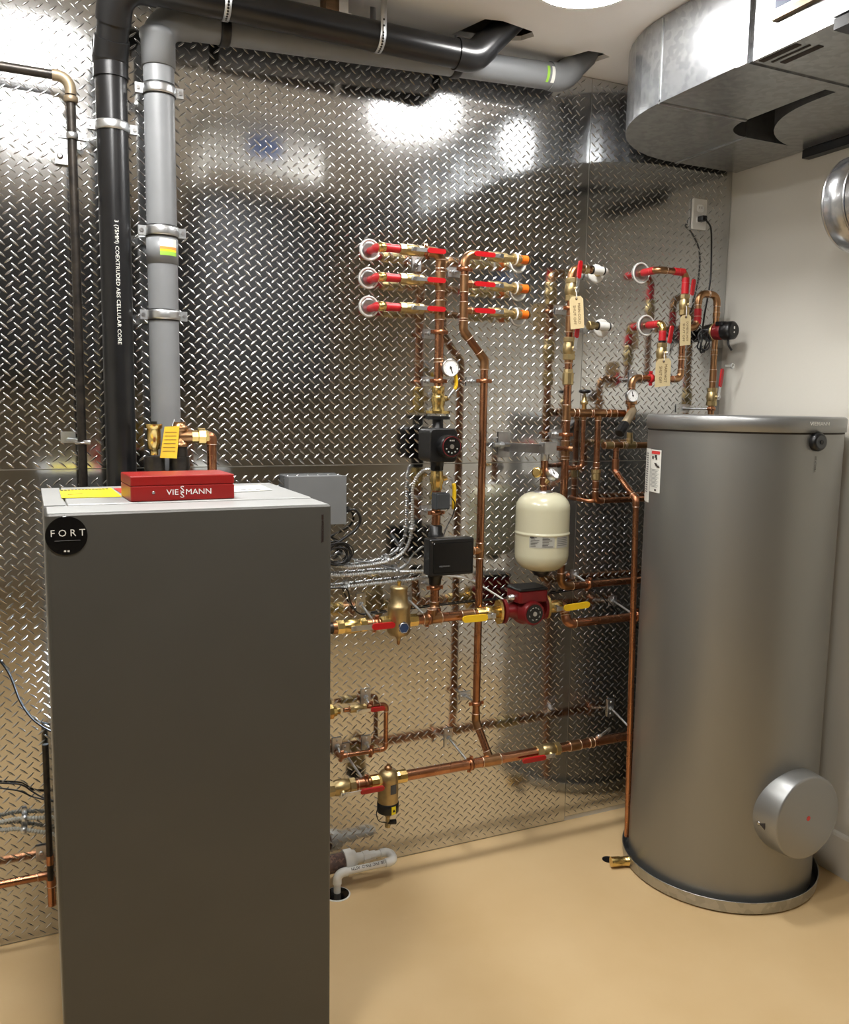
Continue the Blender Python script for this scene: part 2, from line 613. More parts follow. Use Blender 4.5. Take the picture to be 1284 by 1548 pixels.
def text(s, size, o, ux, uy, m, parent, name='lettering', ext=0.0003, bend=None, sx=1.0, lift=0.0006):
    """flat lettering; bend = (cylinder axis point, radius, sign) wraps it round a vertical or horizontal tube"""
    cu = bpy.data.curves.new(name, 'FONT')
    cu.body = s
    cu.size = size
    cu.align_x = 'CENTER'
    cu.align_y = 'CENTER'
    cu.extrude = ext
    cu.resolution_u = 2
    to = bpy.data.objects.new(name + '_source', cu)
    COL.objects.link(to)
    dg = bpy.context.evaluated_depsgraph_get()
    me = bpy.data.meshes.new_from_object(to.evaluated_get(dg))
    bpy.data.objects.remove(to)
    bpy.data.curves.remove(cu)
    o, ux, uy = Vector(o), Vector(ux).normalized(), Vector(uy).normalized()
    uz = ux.cross(uy).normalized()
    org = Vector((0, 0, 0))
    p = parent
    while p is not None:
        org = org + p.location
        p = p.parent
    for v in me.vertices:
        x, y, z = v.co.x * sx, v.co.y, v.co.z + lift
        if bend is None:
            q = o + ux * x + uy * y + uz * z
        else:
            wrap, rad = bend        # wrap 'x' bends along the text, 'y' bends across it
            if wrap == 'x':
                a = x / rad
                q = o - uz * rad + (uz * math.cos(a) + ux * math.sin(a)) * (rad + z) + uy * y
            else:
                a = y / rad
                q = o - uz * rad + (uz * math.cos(a) + uy * math.sin(a)) * (rad + z) + ux * x
        v.co = q - org
    me.materials.clear()
    me.materials.append(MATS[m])
    ob = bpy.data.objects.new(name, me)
    COL.objects.link(ob)
    ob.parent = parent
    return ob


def cyl_patch(c, r, a0, a1, z0, z1, name, m, parent, n=8, th=0.0008):
    """label wrapped on a vertical cylinder, angles in radians from +X"""
    vs, fs = [], []
    for i in range(n + 1):
        a = a0 + (a1 - a0) * i / n
        e = Vector((math.cos(a), math.sin(a), 0))
        for z in (z0, z1):
            vs.append(Vector((c[0], c[1], 0)) + e * (r + th) + Z_ * z)
    for i in range(n):
        fs.append((2 * i, 2 * i + 2, 2 * i + 3, 2 * i + 1))
    return MB().add(vs, fs, True).build(name, m, parent)


def qstrip(b, f, s0, s1, u0, u1, n=4):
    """patch of a wrapped label between s0..s1 and u0..u1, f maps to the curved surface"""
    vs = []
    for i in range(n + 1):
        s = s0 + (s1 - s0) * i / n
        vs += [f(s, u0), f(s, u1)]
    return b.add(vs, [(2 * i, 2 * i + 1, 2 * i + 3, 2 * i + 2) for i in range(n)])


def cyl_angle(c, r, x, y):
    """angle on the near side of the vertical cylinder (c, r) seen at pixel x, y and its height"""
    ray = _f + _r * (x - W / 2) / FPX - _u * (y - H / 2) / FPX
    ox, oy = CAM[0] - c[0], CAM[1] - c[1]
    A = ray[0] ** 2 + ray[1] ** 2
    B = ox * ray[0] + oy * ray[1]
    Cc = ox * ox + oy * oy - r * r
    D = max(B * B - A * Cc, 0)
    t = (-B - math.sqrt(D)) / A
    return math.atan2(oy + t * ray[1], ox + t * ray[0]), CAM[2] + t * ray[2]


# ------------------------------------------------------------------ the room
def setting(name, mb, m, parent=None):
    o = mb.build(name, m, parent)
    if parent is None:
        struct(o)
    return o


setting('floor', MB().box(((XL + XR) / 2, YB / 2, -0.05), (XR - XL + .3, -YB + .3, 0.1)), 'floor_coating')
wall_back = setting('wall_back', MB().box(((XL + XR) / 2, 0.05, 1.6), (XR - XL + .2, 0.1, 3.2)), 'wall_paint')
setting('wall_right', MB().box((XR + 0.05, YB / 2, 1.6), (0.1, -YB, 3.2)), 'wall_paint')
setting('wall_left', MB().box((XL - 0.05, YB / 2, 1.6), (0.1, -YB, 3.2)), 'wall_paint')
setting('wall_front', MB().box(((XL + XR) / 2, YB - 0.05, 1.6), (XR - XL + .2, 0.1, 3.2)), 'wall_paint')
bb = MB()
prof = [(0, 0), (-0.014, 0), (-0.014, 0.150), (-0.010, 0.160), (-0.004, 0.165), (0, 0.165)]
bb.prism(prof, (XR, 0, 0), X_, Z_, 0.001)
bb = MB()
n_ = len(prof)
vs_ = [Vector((XR + a, -0.012, b)) for a, b in prof] + [Vector((XR + a, YB, b)) for a, b in prof]
bb.add(vs_, [tuple(range(n_)), tuple(range(2 * n_ - 1, n_ - 1, -1))] + [(i, (i + 1) % n_, n_ + (i + 1) % n_, n_ + i) for i in range(n_)], False)
setting('baseboard_right', bb, 'trim_paint')

# ceiling with the two ragged pipe openings
hole_a = [(1.355, -.10), (1.40, -.255), (1.46, -.268), (1.585, -.245), (1.612, -.215), (1.590, -.165), (1.50, -.118)]
hole_b = [(1.795, -.028), (1.80, -.10), (1.845, -.200), (1.90, -.206), (1.945, -.19), (1.925, -.135), (1.875, -.055), (1.84, -.022)]
bm = bmesh.new()
edges = []
for loop in ([(XL - .1, YB - .1), (XR + .1, YB - .1), (XR + .1, .1), (XL - .1, .1)], hole_a, hole_b):
    vv = [bm.verts.new((x, y, CEIL)) for x, y in loop]
    edges += [bm.edges.new((vv[i], vv[(i + 1) % len(vv)])) for i in range(len(vv))]
bmesh.ops.triangle_fill(bm, use_beauty=True, use_dissolve=False, edges=edges)
for f in list(bm.faces):
    c = f.calc_center_median()
    if (1.36 < c.x < 1.6 and -.26 < c.y < -.11 and len(f.verts) == 3 and all(abs(v.co.x - 1.48) < .14 and -.3 < v.co.y < -.09 for v in f.verts)) or \
       all(abs(v.co.x - 1.87) < .09 and -.22 < v.co.y < -.02 for v in f.verts):
        bm.faces.remove(f)
r_ = bmesh.ops.extrude_face_region(bm, geom=list(bm.faces))
for e in r_['geom']:
    if isinstance(e, bmesh.types.BMVert):
        e.co.z += 0.016
bmesh.ops.recalc_face_normals(bm, faces=bm.faces)
me = bpy.data.meshes.new('ceiling')
bm.to_mesh(me)
bm.free()
me.materials.append(MATS['ceiling_paint'])
ceil = bpy.data.objects.new('ceiling', me)
COL.objects.link(ceil)
struct(ceil)
MB().box(((XL + XR) / 2, YB / 2, CEIL + .32), (XR - XL + .2, -YB + .2, 0.06)).build('upper_deck', 'cavity_dark', ceil)
for x0, x1 in ((1.28, 1.34), (1.64, 1.70)):
    MB().box(((x0 + x1) / 2, -1.0, CEIL + .15), (.04, 2.0, .26)).build('joist', 'wood', ceil)

# tread plate sheets, with real raised lugs
PITCH_X, PITCH_Z = 0.0363, 0.0345


def lug_mesh(x0, x1, z0, z1, name, parent):
    L, w, h = 0.0325, 0.0068, 0.0016
    base = [(-1, 0), (-.62, .62), (0, 1), (.62, .62), (1, 0), (.62, -.62), (0, -1), (-.62, -.62)]
    topp = [(-.70, 0), (-.35, .36), (.35, .36), (.70, 0), (.35, -.36), (-.35, -.36)]
    pv = [(a * L / 2, b * w / 2, 0) for a, b in base] + [(a * L / 2, b * w / 2, h) for a, b in topp]
    pf = [(0, 1, 9, 8), (1, 2, 9), (2, 10, 9), (2, 3, 10), (3, 4, 11, 10), (4, 5, 12, 11), (5, 6, 12), (6, 13, 12), (6, 7, 13), (7, 0, 8, 13),
          (8, 9, 10, 11, 12, 13)]
    pv = np.array(pv)
    ang = math.radians(41)
    vs, fs = [], []
    k = 0
    nx, nz = int((x1 - x0) / PITCH_X), int((z1 - z0) / PITCH_Z)
    for s, ox, oz in ((-1, .25, .25), (1, .75, .75)):
        ca, sa = math.cos(ang), math.sin(ang) * s
        q = np.stack([pv[:, 0] * ca - pv[:, 1] * sa, -0.004 - pv[:, 2], pv[:, 0] * sa + pv[:, 1] * ca], -1)
        for i in range(nx):
            for j in range(nz):
                c = np.array([x0 + (i + ox) * PITCH_X + .006, 0, z0 + (j + oz) * PITCH_Z + .004])
                if c[0] + .013 > x1 or c[2] + .012 > z1:
                    continue
                vs.append(q + c)
                fs += [tuple(a + k for a in f) for f in pf]
                k += len(pv)
    me = bpy.data.meshes.new(name)
    me.from_pydata(np.concatenate(vs).tolist(), [], fs)
    me.polygons.foreach_set('use_smooth', [True] * len(me.polygons))
    bm = bmesh.new()
    bm.from_mesh(me)
    bmesh.ops.recalc_face_normals(bm, faces=bm.faces)
    bm.to_mesh(me)
    bm.free()
    me.materials.append(MATS['plate_lug'])
    o = bpy.data.objects.new(name, me)
    COL.objects.link(o)
    o.parent = parent
    o.matrix_parent_inverse = Matrix.Translation(-parent.location - wall_back.location)
    o['kind'] = 'stuff'
    return o


SX = 2.0032
for x0, x1, z0, z1 in ((-1.047, SX - .0012, 0.006, 1.5225), (SX + .0012, XR - .003, 0.022, 1.5225),
                       (-1.047, SX - .0012, 1.5255, CEIL - .004), (SX + .0012, XR - .003, 1.5255, CEIL - .004)):
    sh = MB().box(((x0 + x1) / 2, -0.002, (z0 + z1) / 2), (x1 - x0, 0.004, z1 - z0)).build('metal_sheet', 'diamond_plate', wall_back)
    lug_mesh(x0, x1, z0, z1, 'tread_lugs', sh)

# ceiling disc lights
names_ = ['flat round white ceiling light above the cream expansion tank', 'flat round white ceiling light above the black vent pipe',
          'added round fill light on the ceiling, out of frame on the right', 'added round ceiling light out of frame, guessed for the plate reflection']
for (x, y), lb in zip(LIGHTS, names_):
    lm_ = 'lamp' if y > -2 else 'lamp_added'
    t = thing('ceiling_light', lb, 'light', (x, y, CEIL), 'round ceiling lights')
    MB().lathe((x, y, CEIL), (0, 0, -1), [(0, .170), (.012, .170), (.016, .164), (.016, .154)], 40).build('trim_ring', 'white', t)
    MB().lathe((x, y, CEIL), (0, 0, -1), [(.010, .152), (.0165, .150)], 40, False).build('diffuser', lm_, t)

# ------------------------------------------------------------------ rectangular ducts
DZ = 2.72


def duct_piece(name, outline, parent, m='galvanized', z0=DZ, z1=CEIL - .004):
    return MB().prism(outline, (0, 0, z0), X_, Y_, z1 - z0).build(name, m, parent)


def bendoutline(cx, cy, ro, ri, a0, a1, n=14):
    o = [(cx + ro * math.cos(math.radians(a0 + (a1 - a0) * i / n)), cy + ro * math.sin(math.radians(a0 + (a1 - a0) * i / n))) for i in range(n + 1)]
    o += [(cx + ri * math.cos(math.radians(a1 + (a0 - a1) * i / n)), cy + ri * math.sin(math.radians(a1 + (a0 - a1) * i / n))) for i in range(n + 1)]
    return o


d1 = thing('supply_duct', 'galvanized rectangular duct at ceiling whose elbow turns along the plated wall', 'duct', (2.08, -.9, DZ))
duct_piece('duct_elbow', bendoutline(2.40, -.535, .505, .135, 180, 90), d1)
duct_piece('duct_section', [(2.402, -.030), (2.402, -.400), (2.722, -.400), (2.722, -.030)], d1)
duct_piece('duct_section', [(1.895, -.900), (2.265, -.900), (2.265, -.538), (1.895, -.538)], d1)
duct_piece('duct_section', [(1.883, -2.70), (2.275, -2.70), (2.275, -.925), (1.883, -.925)], d1, z0=DZ - .012)
fl = MB().box((2.08, -.915, (DZ + CEIL) / 2 - .010), (.420, .042, CEIL - DZ + .012))
fl.build('flange', 'galvanized', d1)
for p_ in ((2.402, -.215), (2.08, -.537)):
    pass
se = MB().box((1.894, -.537, (DZ + CEIL) / 2), (.0035, .005, CEIL - DZ - .02)).box((2.08, -.537, DZ - .001), (.375, .010, .004))
se.box((2.402, -.215, DZ - .001), (.008, .375, .004))
se.build('seam', 'galvanized_dull', d1)
# collar, standing seam and stickers on the near section
MB().box((1.877, -1.255, 2.85), (.022, .06, .27)).build('collar', 'galvanized_dull', d1)
MB().box((2.08, -1.255, DZ - .022), (.42, .06, .026)).build('collar_gasket', 'black_plastic', d1)
ca_, cb_ = VX(1168, 30, 1.874), VX(1262, -8, 1.874)
cv_ = (cb_ - ca_).normalized()
MB().box((ca_ + cb_) / 2, ((cb_ - ca_).length, .014, .020), (cv_, cv_.cross(X_), X_.cross(cv_).cross(cv_))).build('drive_cleat', 'iron_tan', d1) if False else MB().box(((1.876), (ca_.y + cb_.y) / 2, ca_.z + .004), (.014, abs(cb_.y - ca_.y), .018)).build('drive_cleat', 'iron_tan', d1)
st = MB()
for k, (yy, xx) in enumerate(((-1.02, 1.905), (-1.02, 1.935), (-1.02, 1.965))):
    st.box((xx, yy - .01 * k, DZ - .0128), (.020 if k != 1 else .008, .13, .0012))
st.build('sticker', 'ink', d1)
tm_ = VX(1195, -2, 1.882)
MB().box((1.8822, tm_.y, tm_.z + .012), (.0014, .10, .035)).build('tape_mark', 'label_blue', d1)
tag(d1, d1['label'], 'duct')
d2 = thing('return_duct', 'second galvanized duct elbow at ceiling entering the right wall', 'duct', (2.5, -.9, DZ))
duct_piece('duct_elbow', bendoutline(2.70, -.80, .40, .02, 180, 90), d2, 'galvanized', DZ - .005)
duct_piece('duct_section', [(2.30, -.80), (2.30, -2.4), (2.71, -2.4), (2.71, -.80)], d2, 'galvanized', DZ - .005)
gk = MB().box((2.706, -.62, DZ - .022), (.036, .44, .03)).build('shadow_gap', 'black_plastic', d2)  # black strip drawn for the shadow gap between duct and wall
# guessed white box added out of frame, a bright patch for the plates to mirror
d3 = thing('added_box', 'white box with blue tape, added out of frame for its reflection', 'box', (1.1, -1.3, 2.767))
MB().rbox((1.03, -1.30, 2.875), (.52, .36, .215), .01).build('box', 'white_plate', d3)
MB().box((1.02, -1.119, 2.885), (.15, .003, .09)).build('tape_mark', 'blue_tape', d3)
MB().box((1.03, -1.30, 2.982), (.60, .40, .008)).build('flange', 'galvanized_dull', d3)
# added dark blocks out of frame, darkening what the plates mirror
t = thing('dark_block', 'dark block added out of frame to darken the plate reflections', 'duct', (1.35, -2.6, 1.82))
MB().rbox((1.35, -2.55, 2.40), (.80, .46, 1.16), .02).build('casing', 'mirror_dark', t)
MB().rbox((1.35, -2.55, 2.975), (.86, .52, .02), .02).build('flange', 'mirror_dark', t)
struct(MB().box(((XL + 1.75) / 2, -3.45, 2.45), (1.75 - XL, .12, 1.06)).build('dark_slab_2', 'mirror_dark'))  # added slab, keeps the mirrored far room dark
MB_ = MB().box(((XL + XR) / 2, -5.9, 2.4), (XR - XL, .5, 1.15))
struct(MB_.build('dark_slab_1', 'mirror_dark'))  # second added slab, darkens the mirrored end wall

# round duct end near the right wall
pr = VX(1291, 311, 2.36)
t = thing('round_duct', 'shiny round sheet metal duct end with blue tape by right wall', 'duct', pr)
rr = 0.142
MB().lathe(pr, (0, -1, 0), [(-.004, rr * .2), (-.004, rr * .90), (0, rr), (.012, rr + .003), (.07, rr + .003), (.074, rr - .004), (.080, rr - .004), (.084, rr - .010), (.60, rr - .010)], 48).build('duct_barrel', 'galvanized', t)
MB().ring(pr + Vector((0, -.077, 0)), Y_, rr - .003, .004, 48).ring(pr + Vector((0, -.006, 0)), Y_, rr, .004, 48).build('bead', 'steel', t)
tp = MB()
for k in range(6):
    pass
vs_, fs_ = [], []
for i in range(7):
    a = math.radians(172 + 22 * i / 6)
    for yy in (-.098, -.160):
        vs_.append(pr + Vector(((rr - .009) * math.cos(a), yy, (rr - .009) * math.sin(a))))
for i in range(6):
    fs_.append((2 * i, 2 * i + 1, 2 * i + 3, 2 * i + 2))
MB().add(vs_, fs_).build('tape', 'blue_tape', t)
MB().box(pr + Vector((.20, -.45, 0)), (.36, .05, .05)).build('hanger_bar', 'galvanized_dull', t)

# ------------------------------------------------------------------ boiler
BZ = 1.490
FL = Vector((.0262, -.872, BZ))
bx, by = Vector((1, 0, 0)), Vector((0, 1, 0))
BW = .6475
BD = 0.592
BAX = (bx, by, Z_)


def B(a, b, z):
    return Vector((FL.x, FL.y, 0)) + bx * a + by * b + Z_ * z


bo = thing('boiler', 'tall gray floor standing boiler with black round badge on its front', 'boiler', B(BW / 2, BD / 2, 0))
MB().rbox(B(BW / 2, .155 + (BD - .155) / 2, (BZ - .004 + .03) / 2), (BW - .004, BD - .155, BZ - .034), .006, BAX).build('casing', 'boiler_gray', bo)
MB().rbox(B(BW / 2, .075, (BZ + .05) / 2), (BW, .150, BZ - .05), .008, BAX).build('front_panel', 'boiler_front', bo)
MB().box(B(BW / 2, .075, BZ + .0006), (BW - .012, .138, .0012), BAX).build('top_strip', 'boiler_gray', bo)
MB().box(B(.024, .155 + (BD - .155) / 2, BZ - .001), (.046, BD - .158, .006), BAX).build('side_strip', 'boiler_gray', bo)
MB().rbox(B(.050 + (BW - .052) / 2, .157 + (BD - .157) / 2, BZ - .001), (BW - .054, BD - .160, .008), .004, BAX).build('top_panel', 'boiler_gray', bo)
MB().box(B(BW / 2, .34, .02), (BW - .06, BD - .2, .04), BAX).build('plinth', 'black_plastic', bo)
pb = None


def onfront(x, y):
    """point of the boiler front seen at a pixel"""
    ray = Vector(_f + _r * (x - W / 2) / FPX - _u * (y - H / 2) / FPX)
    o = Vector(CAM)
    tt = (B(0, 0, 0) - o).dot(by) / ray.dot(by)
    return o + ray * tt


bc = onfront(100.5, 810)
badge = MB().lathe(bc + by * .0005, -by, [(0, .043), (.002, .043), (.0024, .0425)], 40, False).build('badge', 'black_gloss', bo)
text('F O R T', .0215, onfront(102.5, 806), bx, Z_, 'label_white', badge, lift=.0030, ext=.0002, sx=1.0)
bd = MB()
for k in (-1, 1):
    bd.box(onfront(101 + 2.6 * k, 833) - by * .0026, (.0042, .0008, .0036), BAX)
bd.build('badge_mark', 'label_white', badge)
MB().box(onfront(102, 817) - by * .0026, (.052, .0008, .0008), BAX).build('badge_line', 'gray_ink', badge)
text('300 VITOCROSSAL', .0090, onfront(487.5, 799), -Z_, bx, 'dark_red_ink', bo, sx=.95)
# papers lying on the top


def sheet(name, quad, m, parent=None, label=None, cat=None, dz=.0042):
    p = [VZ(x, y, BZ + dz) for x, y in quad]
    b = MB().add(p + [q + Z_ * .0008 for q in p], [(3, 2, 1, 0), (4, 5, 6, 7), (0, 1, 5, 4), (1, 2, 6, 5), (2, 3, 7, 6), (3, 0, 4, 7)], False)
    return b.build(name, m, parent), p


yl, yp = sheet('label', [(90, 741), (168, 738), (184, 751), (93, 753)], 'label_yellow', bo)
sheet('label', [(334, 737), (394, 733), (412, 741), (337, 745)], 'label_white', bo)
sheet('label', [(172, 738.5), (190, 738), (200, 744), (182, 745)], 'label_red', bo)
yb = MB()
for k in range(4):
    a, b_ = yp[0].lerp(yp[3], .14 + .0 * k), yp[1].lerp(yp[2], .14)
for k in range(14):
    s0 = .04 + k * .066
    a = yp[0].lerp(yp[1], s0).lerp(yp[3].lerp(yp[2], s0), .10)
    yb.box(a + Z_ * .001, (.007, .020, .0006), BAX)
a = yp[0].lerp(yp[1], .25).lerp(yp[3].lerp(yp[2], .25), .62)
yb.box(a + Z_ * .001, (.036, .010, .0006), BAX)
yb.build('print_mark', 'ink', yl)
wb = MB()
for x, y in ((368, 740.5), (378, 740), (390, 739.2)):
    wb.box(VZ(x, y, BZ + .0054), (.013, .014, .0006), BAX)
wb.build('print_mark', 'gray_ink', bo)

# red control box on the boiler
q0, q1 = VZ(198, 759, BZ + .004), VZ(355, 753.3, BZ + .004)
rx = (q1 - q0)
RW = rx.length
rx.normalize()
ry = Vector((-rx.y, rx.x, 0))
RAX = (rx, ry, Z_)
RH, RD = .062, .150
rc = q0 + rx * (RW / 2) + ry * (RD / 2)
cb = thing('control_box', 'long red control box with white lettering lying on the boiler', 'control box', rc)
MB().rbox(rc + Z_ * (RH * .30), (RW, RD, RH * .60), .004, RAX).build('body', 'red_box', cb)
MB().rbox(rc + Z_ * (RH * .805), (RW, RD, RH * .385), .004, RAX).build('lid', 'red_box', cb)
lc = q0 + rx * (RW * .535) + Z_ * (RH * .325)
text('VIE', .0195, lc - rx * .037, rx, Z_, 'white_ink', cb, sx=1.12)
text('S', .0205, lc - rx * .0135 + Z_ * .0074, rx, Z_, 'white_ink', cb, sx=1.2)
text('S', .0205, lc - rx * .0135 - Z_ * .0074, rx, Z_, 'white_ink', cb, sx=1.2)
text('MANN', .0195, lc + rx * .027, rx, Z_, 'white_ink', cb, sx=1.12)
MB().lathe(q0 + rx * (RW * .21) + Z_ * (RH * .34), -ry, [(0, .0042), (.0012, .004), (.0022, .0022)], 14).build('screw', 'steel', cb)

# ------------------------------------------------------------------ fittings behind the boiler
D = .205
P = V(233, 672, D)
t = thing('relief_valve', 'brass relief valve standing behind the red control box', 'valve', P)
ztop, zbot = zat(P.x, D, 641), zat(P.x, D, 688)
hh = ztop - zbot
MB().lathe(Vector((P.x, P.y, zbot)), Z_, [(0, .012), (.016, .012), (.020, .019), (hh * .5, .021), (hh * .84, .021), (hh * .86, .025), (hh, .025)], 20).build('body', 'brass', t)
MB().lathe(Vector((P.x, P.y, ztop)), Z_, [(0, .010), (.008, .010)], 12).build('cap', 'black_plastic', t)
zt = zat(P.x, D, 690)
run('iron_header', 'dark iron header pipe behind the red control box', 'pipe',
    [Vector((P.x, -D, zt)), Vector((P.x, -D, zt - .085)), Vector((xat(zt - .085, D, 272), -D, zt - .085)), Vector((xat(zt - .085, D, 272), -D, zat(xat(zt - .085, D, 272), D, 668)))],
    .024, 'black_iron', 'black_iron', R=.05, rings=False, sleeve=1.25)
HX = xat(zt, D, 272)
hz = zat(HX, D, 660)
t = thing('iron_tee', 'rusty tee fitting on the iron header left of the brass union', 'fitting', (HX, -D, hz))
MB().lathe(Vector((HX, -D, hz - .03)), Z_, [(0, .026), (.012, .026), (.014, .021), (.046, .021), (.048, .026), (.062, .026), (.064, .018), (.074, .018)], 18).tube([Vector((HX, -D, hz)), Vector((HX + .035, -D, hz))], .022, 16).build('body', 'aged_copper', t)
cx0 = HX + .036
t = thing('brass_union', 'yellow brass union nut between rusty tee and small copper elbow', 'fitting', (cx0, -D, hz))
MB().lathe(Vector((cx0, -D, hz)), X_, [(0, .019), (.018, .019), (.019, .026), (.040, .026), (.042, .020), (.050, .018)], 8, False).build('nut', 'brass', t)
run('drain_pipe', 'short copper drain pipe bending down behind the red control box', 'pipe',
    [Vector((cx0 + .048, -D, hz)), Vector((xat(hz, D, 320), -D, hz)), Vector((xat(hz, D, 320), -D, 1.25))], .0145, 'copper', 'copper_fitting', R=.036, hub=.012)
t = thing('paper_tag', 'yellow paper tag hanging on the fittings behind the boiler', 'tag', V(255, 670, .235))
k0, k1, k2, k3 = V(249, 645, .236), V(271.5, 644, .236), V(267.5, 693, .240), V(242, 692, .240)
tg = MB().add([k0, k1, k2, k3] + [q + Y_ * .0012 for q in (k0, k1, k2, k3)], [(3, 2, 1, 0), (4, 5, 6, 7), (0, 1, 5, 4), (1, 2, 6, 5), (2, 3, 7, 6), (3, 0, 4, 7)], False).build('card', 'yellow_paper', t)
ln = MB()
for i in range(6):
    s0 = .18 + i * .12
    a, b_ = k0.lerp(k3, s0).lerp(k1.lerp(k2, s0), .1), k0.lerp(k3, s0).lerp(k1.lerp(k2, s0), .85)
    ln.box((a + b_) / 2 - Y_ * .0006, ((b_ - a).length, .0006, .0011))
ln.build('rule_line', 'brown_ink', t)['kind'] = 'stuff'
MB().tube([k0.lerp(k1, .5) - Y_ * .001, k0.lerp(k1, .5) + Vector((.01, .02, .02))], .0012, 6).build('wire', 'zinc', t)

# ------------------------------------------------------------------ vent pipes upper left


def band(label, P, r, ax, d0, cat='pipe clamp', m='zinc', wallrod=True, up=False, name='pipe_clamp', w=.022):
    ax = Vector(ax).normalized()
    t = thing(name, label, cat, P)
    sd = X_ if abs(ax.z) > .7 else Z_
    MB().lathe(P - ax * w / 2, ax, [(0, r), (0, r + .004), (w * .2, r + .0055), (w * .8, r + .0055), (w, r + .004), (w, r)], 28).build('ring', m, t)
    if not up:
        for k in (-1, 1):
            MB().box(P + sd * (k * (r + .013)), (.024, .016, w) if sd == X_ else (w, .016, .024)).build('ear', m, t)
            MB().lathe(P + sd * (k * (r + .016)) - Y_ * .012, Y_, [(0, .006), (.005, .006), (.005, .0035), (.028, .0035)], 6, False).build('bolt', 'steel', t)
        MB().tube([Vector((P.x, -.006, P.z)), Vector((P.x, P.y + r + .003, P.z))], .005, 8).box(Vector((P.x, -.007, P.z)), (.05, .004, .034)).build('rod', 'zinc', t)
    else:
        MB().tube([P + Z_ * (r + .004), Vector((P.x, P.y, CEIL))], .004, 8).build('rod', 'zinc', t)
    return t


# gas pipe
gp = path((106, 117, .08), ('h', -70))
g0 = gp[0]
gb = g0.copy()
gb.z = 1.0
t = run('gas_pipe', 'slim black iron pipe at far left bending to the left', 'pipe', [gp[1], g0, gb], .0132, 'black_iron', 'iron_tan', R=.034, sleeve=1.22, hub=.014, rings=False)
t.children[0].data.materials[0] = MATS['iron_tan']
MB().lathe(Vector((g0.x, g0.y, g0.z - .052)), -Z_, [(0, .017), (.002, .0195), (.016, .0195), (.018, .017)], 16).build('elbow_collar', 'iron_tan', t)
band('zinc split clamp high on the slim black iron pipe', Vector((g0.x, -.08, zat(g0.x, .08, 206))), .0134, Z_, .08, w=.018)
hp = V(97, 238, .006)
t = thing('wall_bracket', 'small zinc bracket on plate beside the slim black pipe', 'bracket', hp)
MB().box(hp - Y_ * .006, (.05, .012, .045)).build('plate', 'zinc', t)
MB().lathe(hp - Y_ * .012 - X_ * .012, -Y_, [(0, .009), (.003, .009), (.006, .005)], 10).build('bolt', 'steel', t)
hp = V(103, 661, .006)
t = thing('strut_bracket', 'zinc strut bracket with bolt low on the slim black pipe', 'bracket', hp)
MB().box(hp + Vector((0, -.003, 0)), (.042, .006, .034)).build('plate', 'zinc', t)
gz = hp.z - .008
MB().tube([Vector((hp.x, -.01, gz)), Vector((g0.x + .012, -.098, gz - .004)), Vector((g0.x + .022, -.098, gz - .004))], .007, 10).build('clamp_arm', 'zinc', t)
MB().ring(Vector((g0.x, -.08, gz - .006)), Z_, .017, .004, 20).build('ring', 'steel', t)

# black vent
BX = V(176, 420, .105).x
bt = Vector((BX, -.105, zat(BX, .105, 78)))
hl = [V(440, 27, .215), V(716, 87, .215)]
hd = (hl[1] - hl[0]).normalized()
hl0 = hl[0] - hd * ((hl[0].x - (BX + .045)) / hd.x)
rv = .0445
pts = [Vector((BX, -.105, 1.0)), bt + Vector((0, 0, -.02)), Vector((BX + .012, -.215, hl0.z - .05)) + Vector((0, 0, .0)), hl0 + Vector((.0, 0, 0)), hl[1], hl[1] + Vector((.17, .01, .17))]
pts[2] = Vector((BX + .008, -.15, bt.z + .055))
pts[3] = Vector((BX + .012, -.215, hl0.z - hd.z * .033 / hd.x))
bv = run('black_vent_pipe', 'thick black plastic vent pipe rising and running under the ceiling', 'pipe', [pts[0], pts[1], pts[3], pts[4], pts[5]], rv, 'black_abs', 'black_abs', R=.075, sleeve=1.10, hub=.034, rings=False, seg=28)
MB().lathe(Vector((BX, -.105, zat(BX, .105, 99))), Z_, [(0, rv), (0, rv * 1.12), (.058, rv * 1.14), (.060, rv)], 28).build('coupling', 'black_abs', bv)
text('3 (75MM) COEXTRUDED ABS CELLULAR CORE', .0150, Vector((BX, -.105 - rv, zat(BX, .105, 430))) + X_ * .0, -Z_, X_, 'label_white', bv, bend=('y', rv), sx=1.15)
tx = MB()
MB().add(*(lambda c: ([c + Vector((math.cos(a) * (rv * 1.105), -math.sin(a) * (rv * 1.105), z)) for a in (2.3, 2.1, 1.9) for z in (0, .012)], [(0, 2, 3, 1), (2, 4, 5, 3)]))(Vector((BX, -.112, bt.z + .018)))).build('sticker', 'label_white', bv)
band('zinc split clamp around the thick black vent pipe', Vector((BX, -.105, zat(BX, .105, 193))), rv, Z_, .105, w=.026)

# gray vent
GX = V(246, 400, .1).x
rg = .0445
gt_z = zat(GX, .1, 30)
ge = V(850, 118, .1)
gray = run('gray_vent_pipe', 'thick gray plastic vent pipe rising behind the thick black one', 'pipe',
           [Vector((GX, -.1, 1.0)), Vector((GX, -.1, gt_z)), ge, ge + Vector((.14, -.012, .14))], rg, 'gray_pvc', 'gray_pvc', R=.07, sleeve=1.09, hub=.03, rings=False, seg=28)
z0, z1 = zat(GX, .1, 103), zat(GX, .1, 60)
MB().lathe(Vector((GX, -.1, z0)), Z_, [(0, rg), (0, rg * 1.1), (z1 - z0, rg * 1.12), (z1 - z0 + .004, rg * 1.2), (z1 - z0 + .02, rg * 1.2), (z1 - z0 + .024, rg * 1.1)], 28).build('coupling', 'gray_pvc', gray)
z0, z1 = zat(GX, .1, 400), zat(GX, .1, 362)
MB().lathe(Vector((GX, -.1, z0)), Z_, [(0, rg), (0, rg * 1.05), (z1 - z0, rg * 1.05), (z1 - z0, rg)], 28).build('coupling', 'gray_pvc', gray)
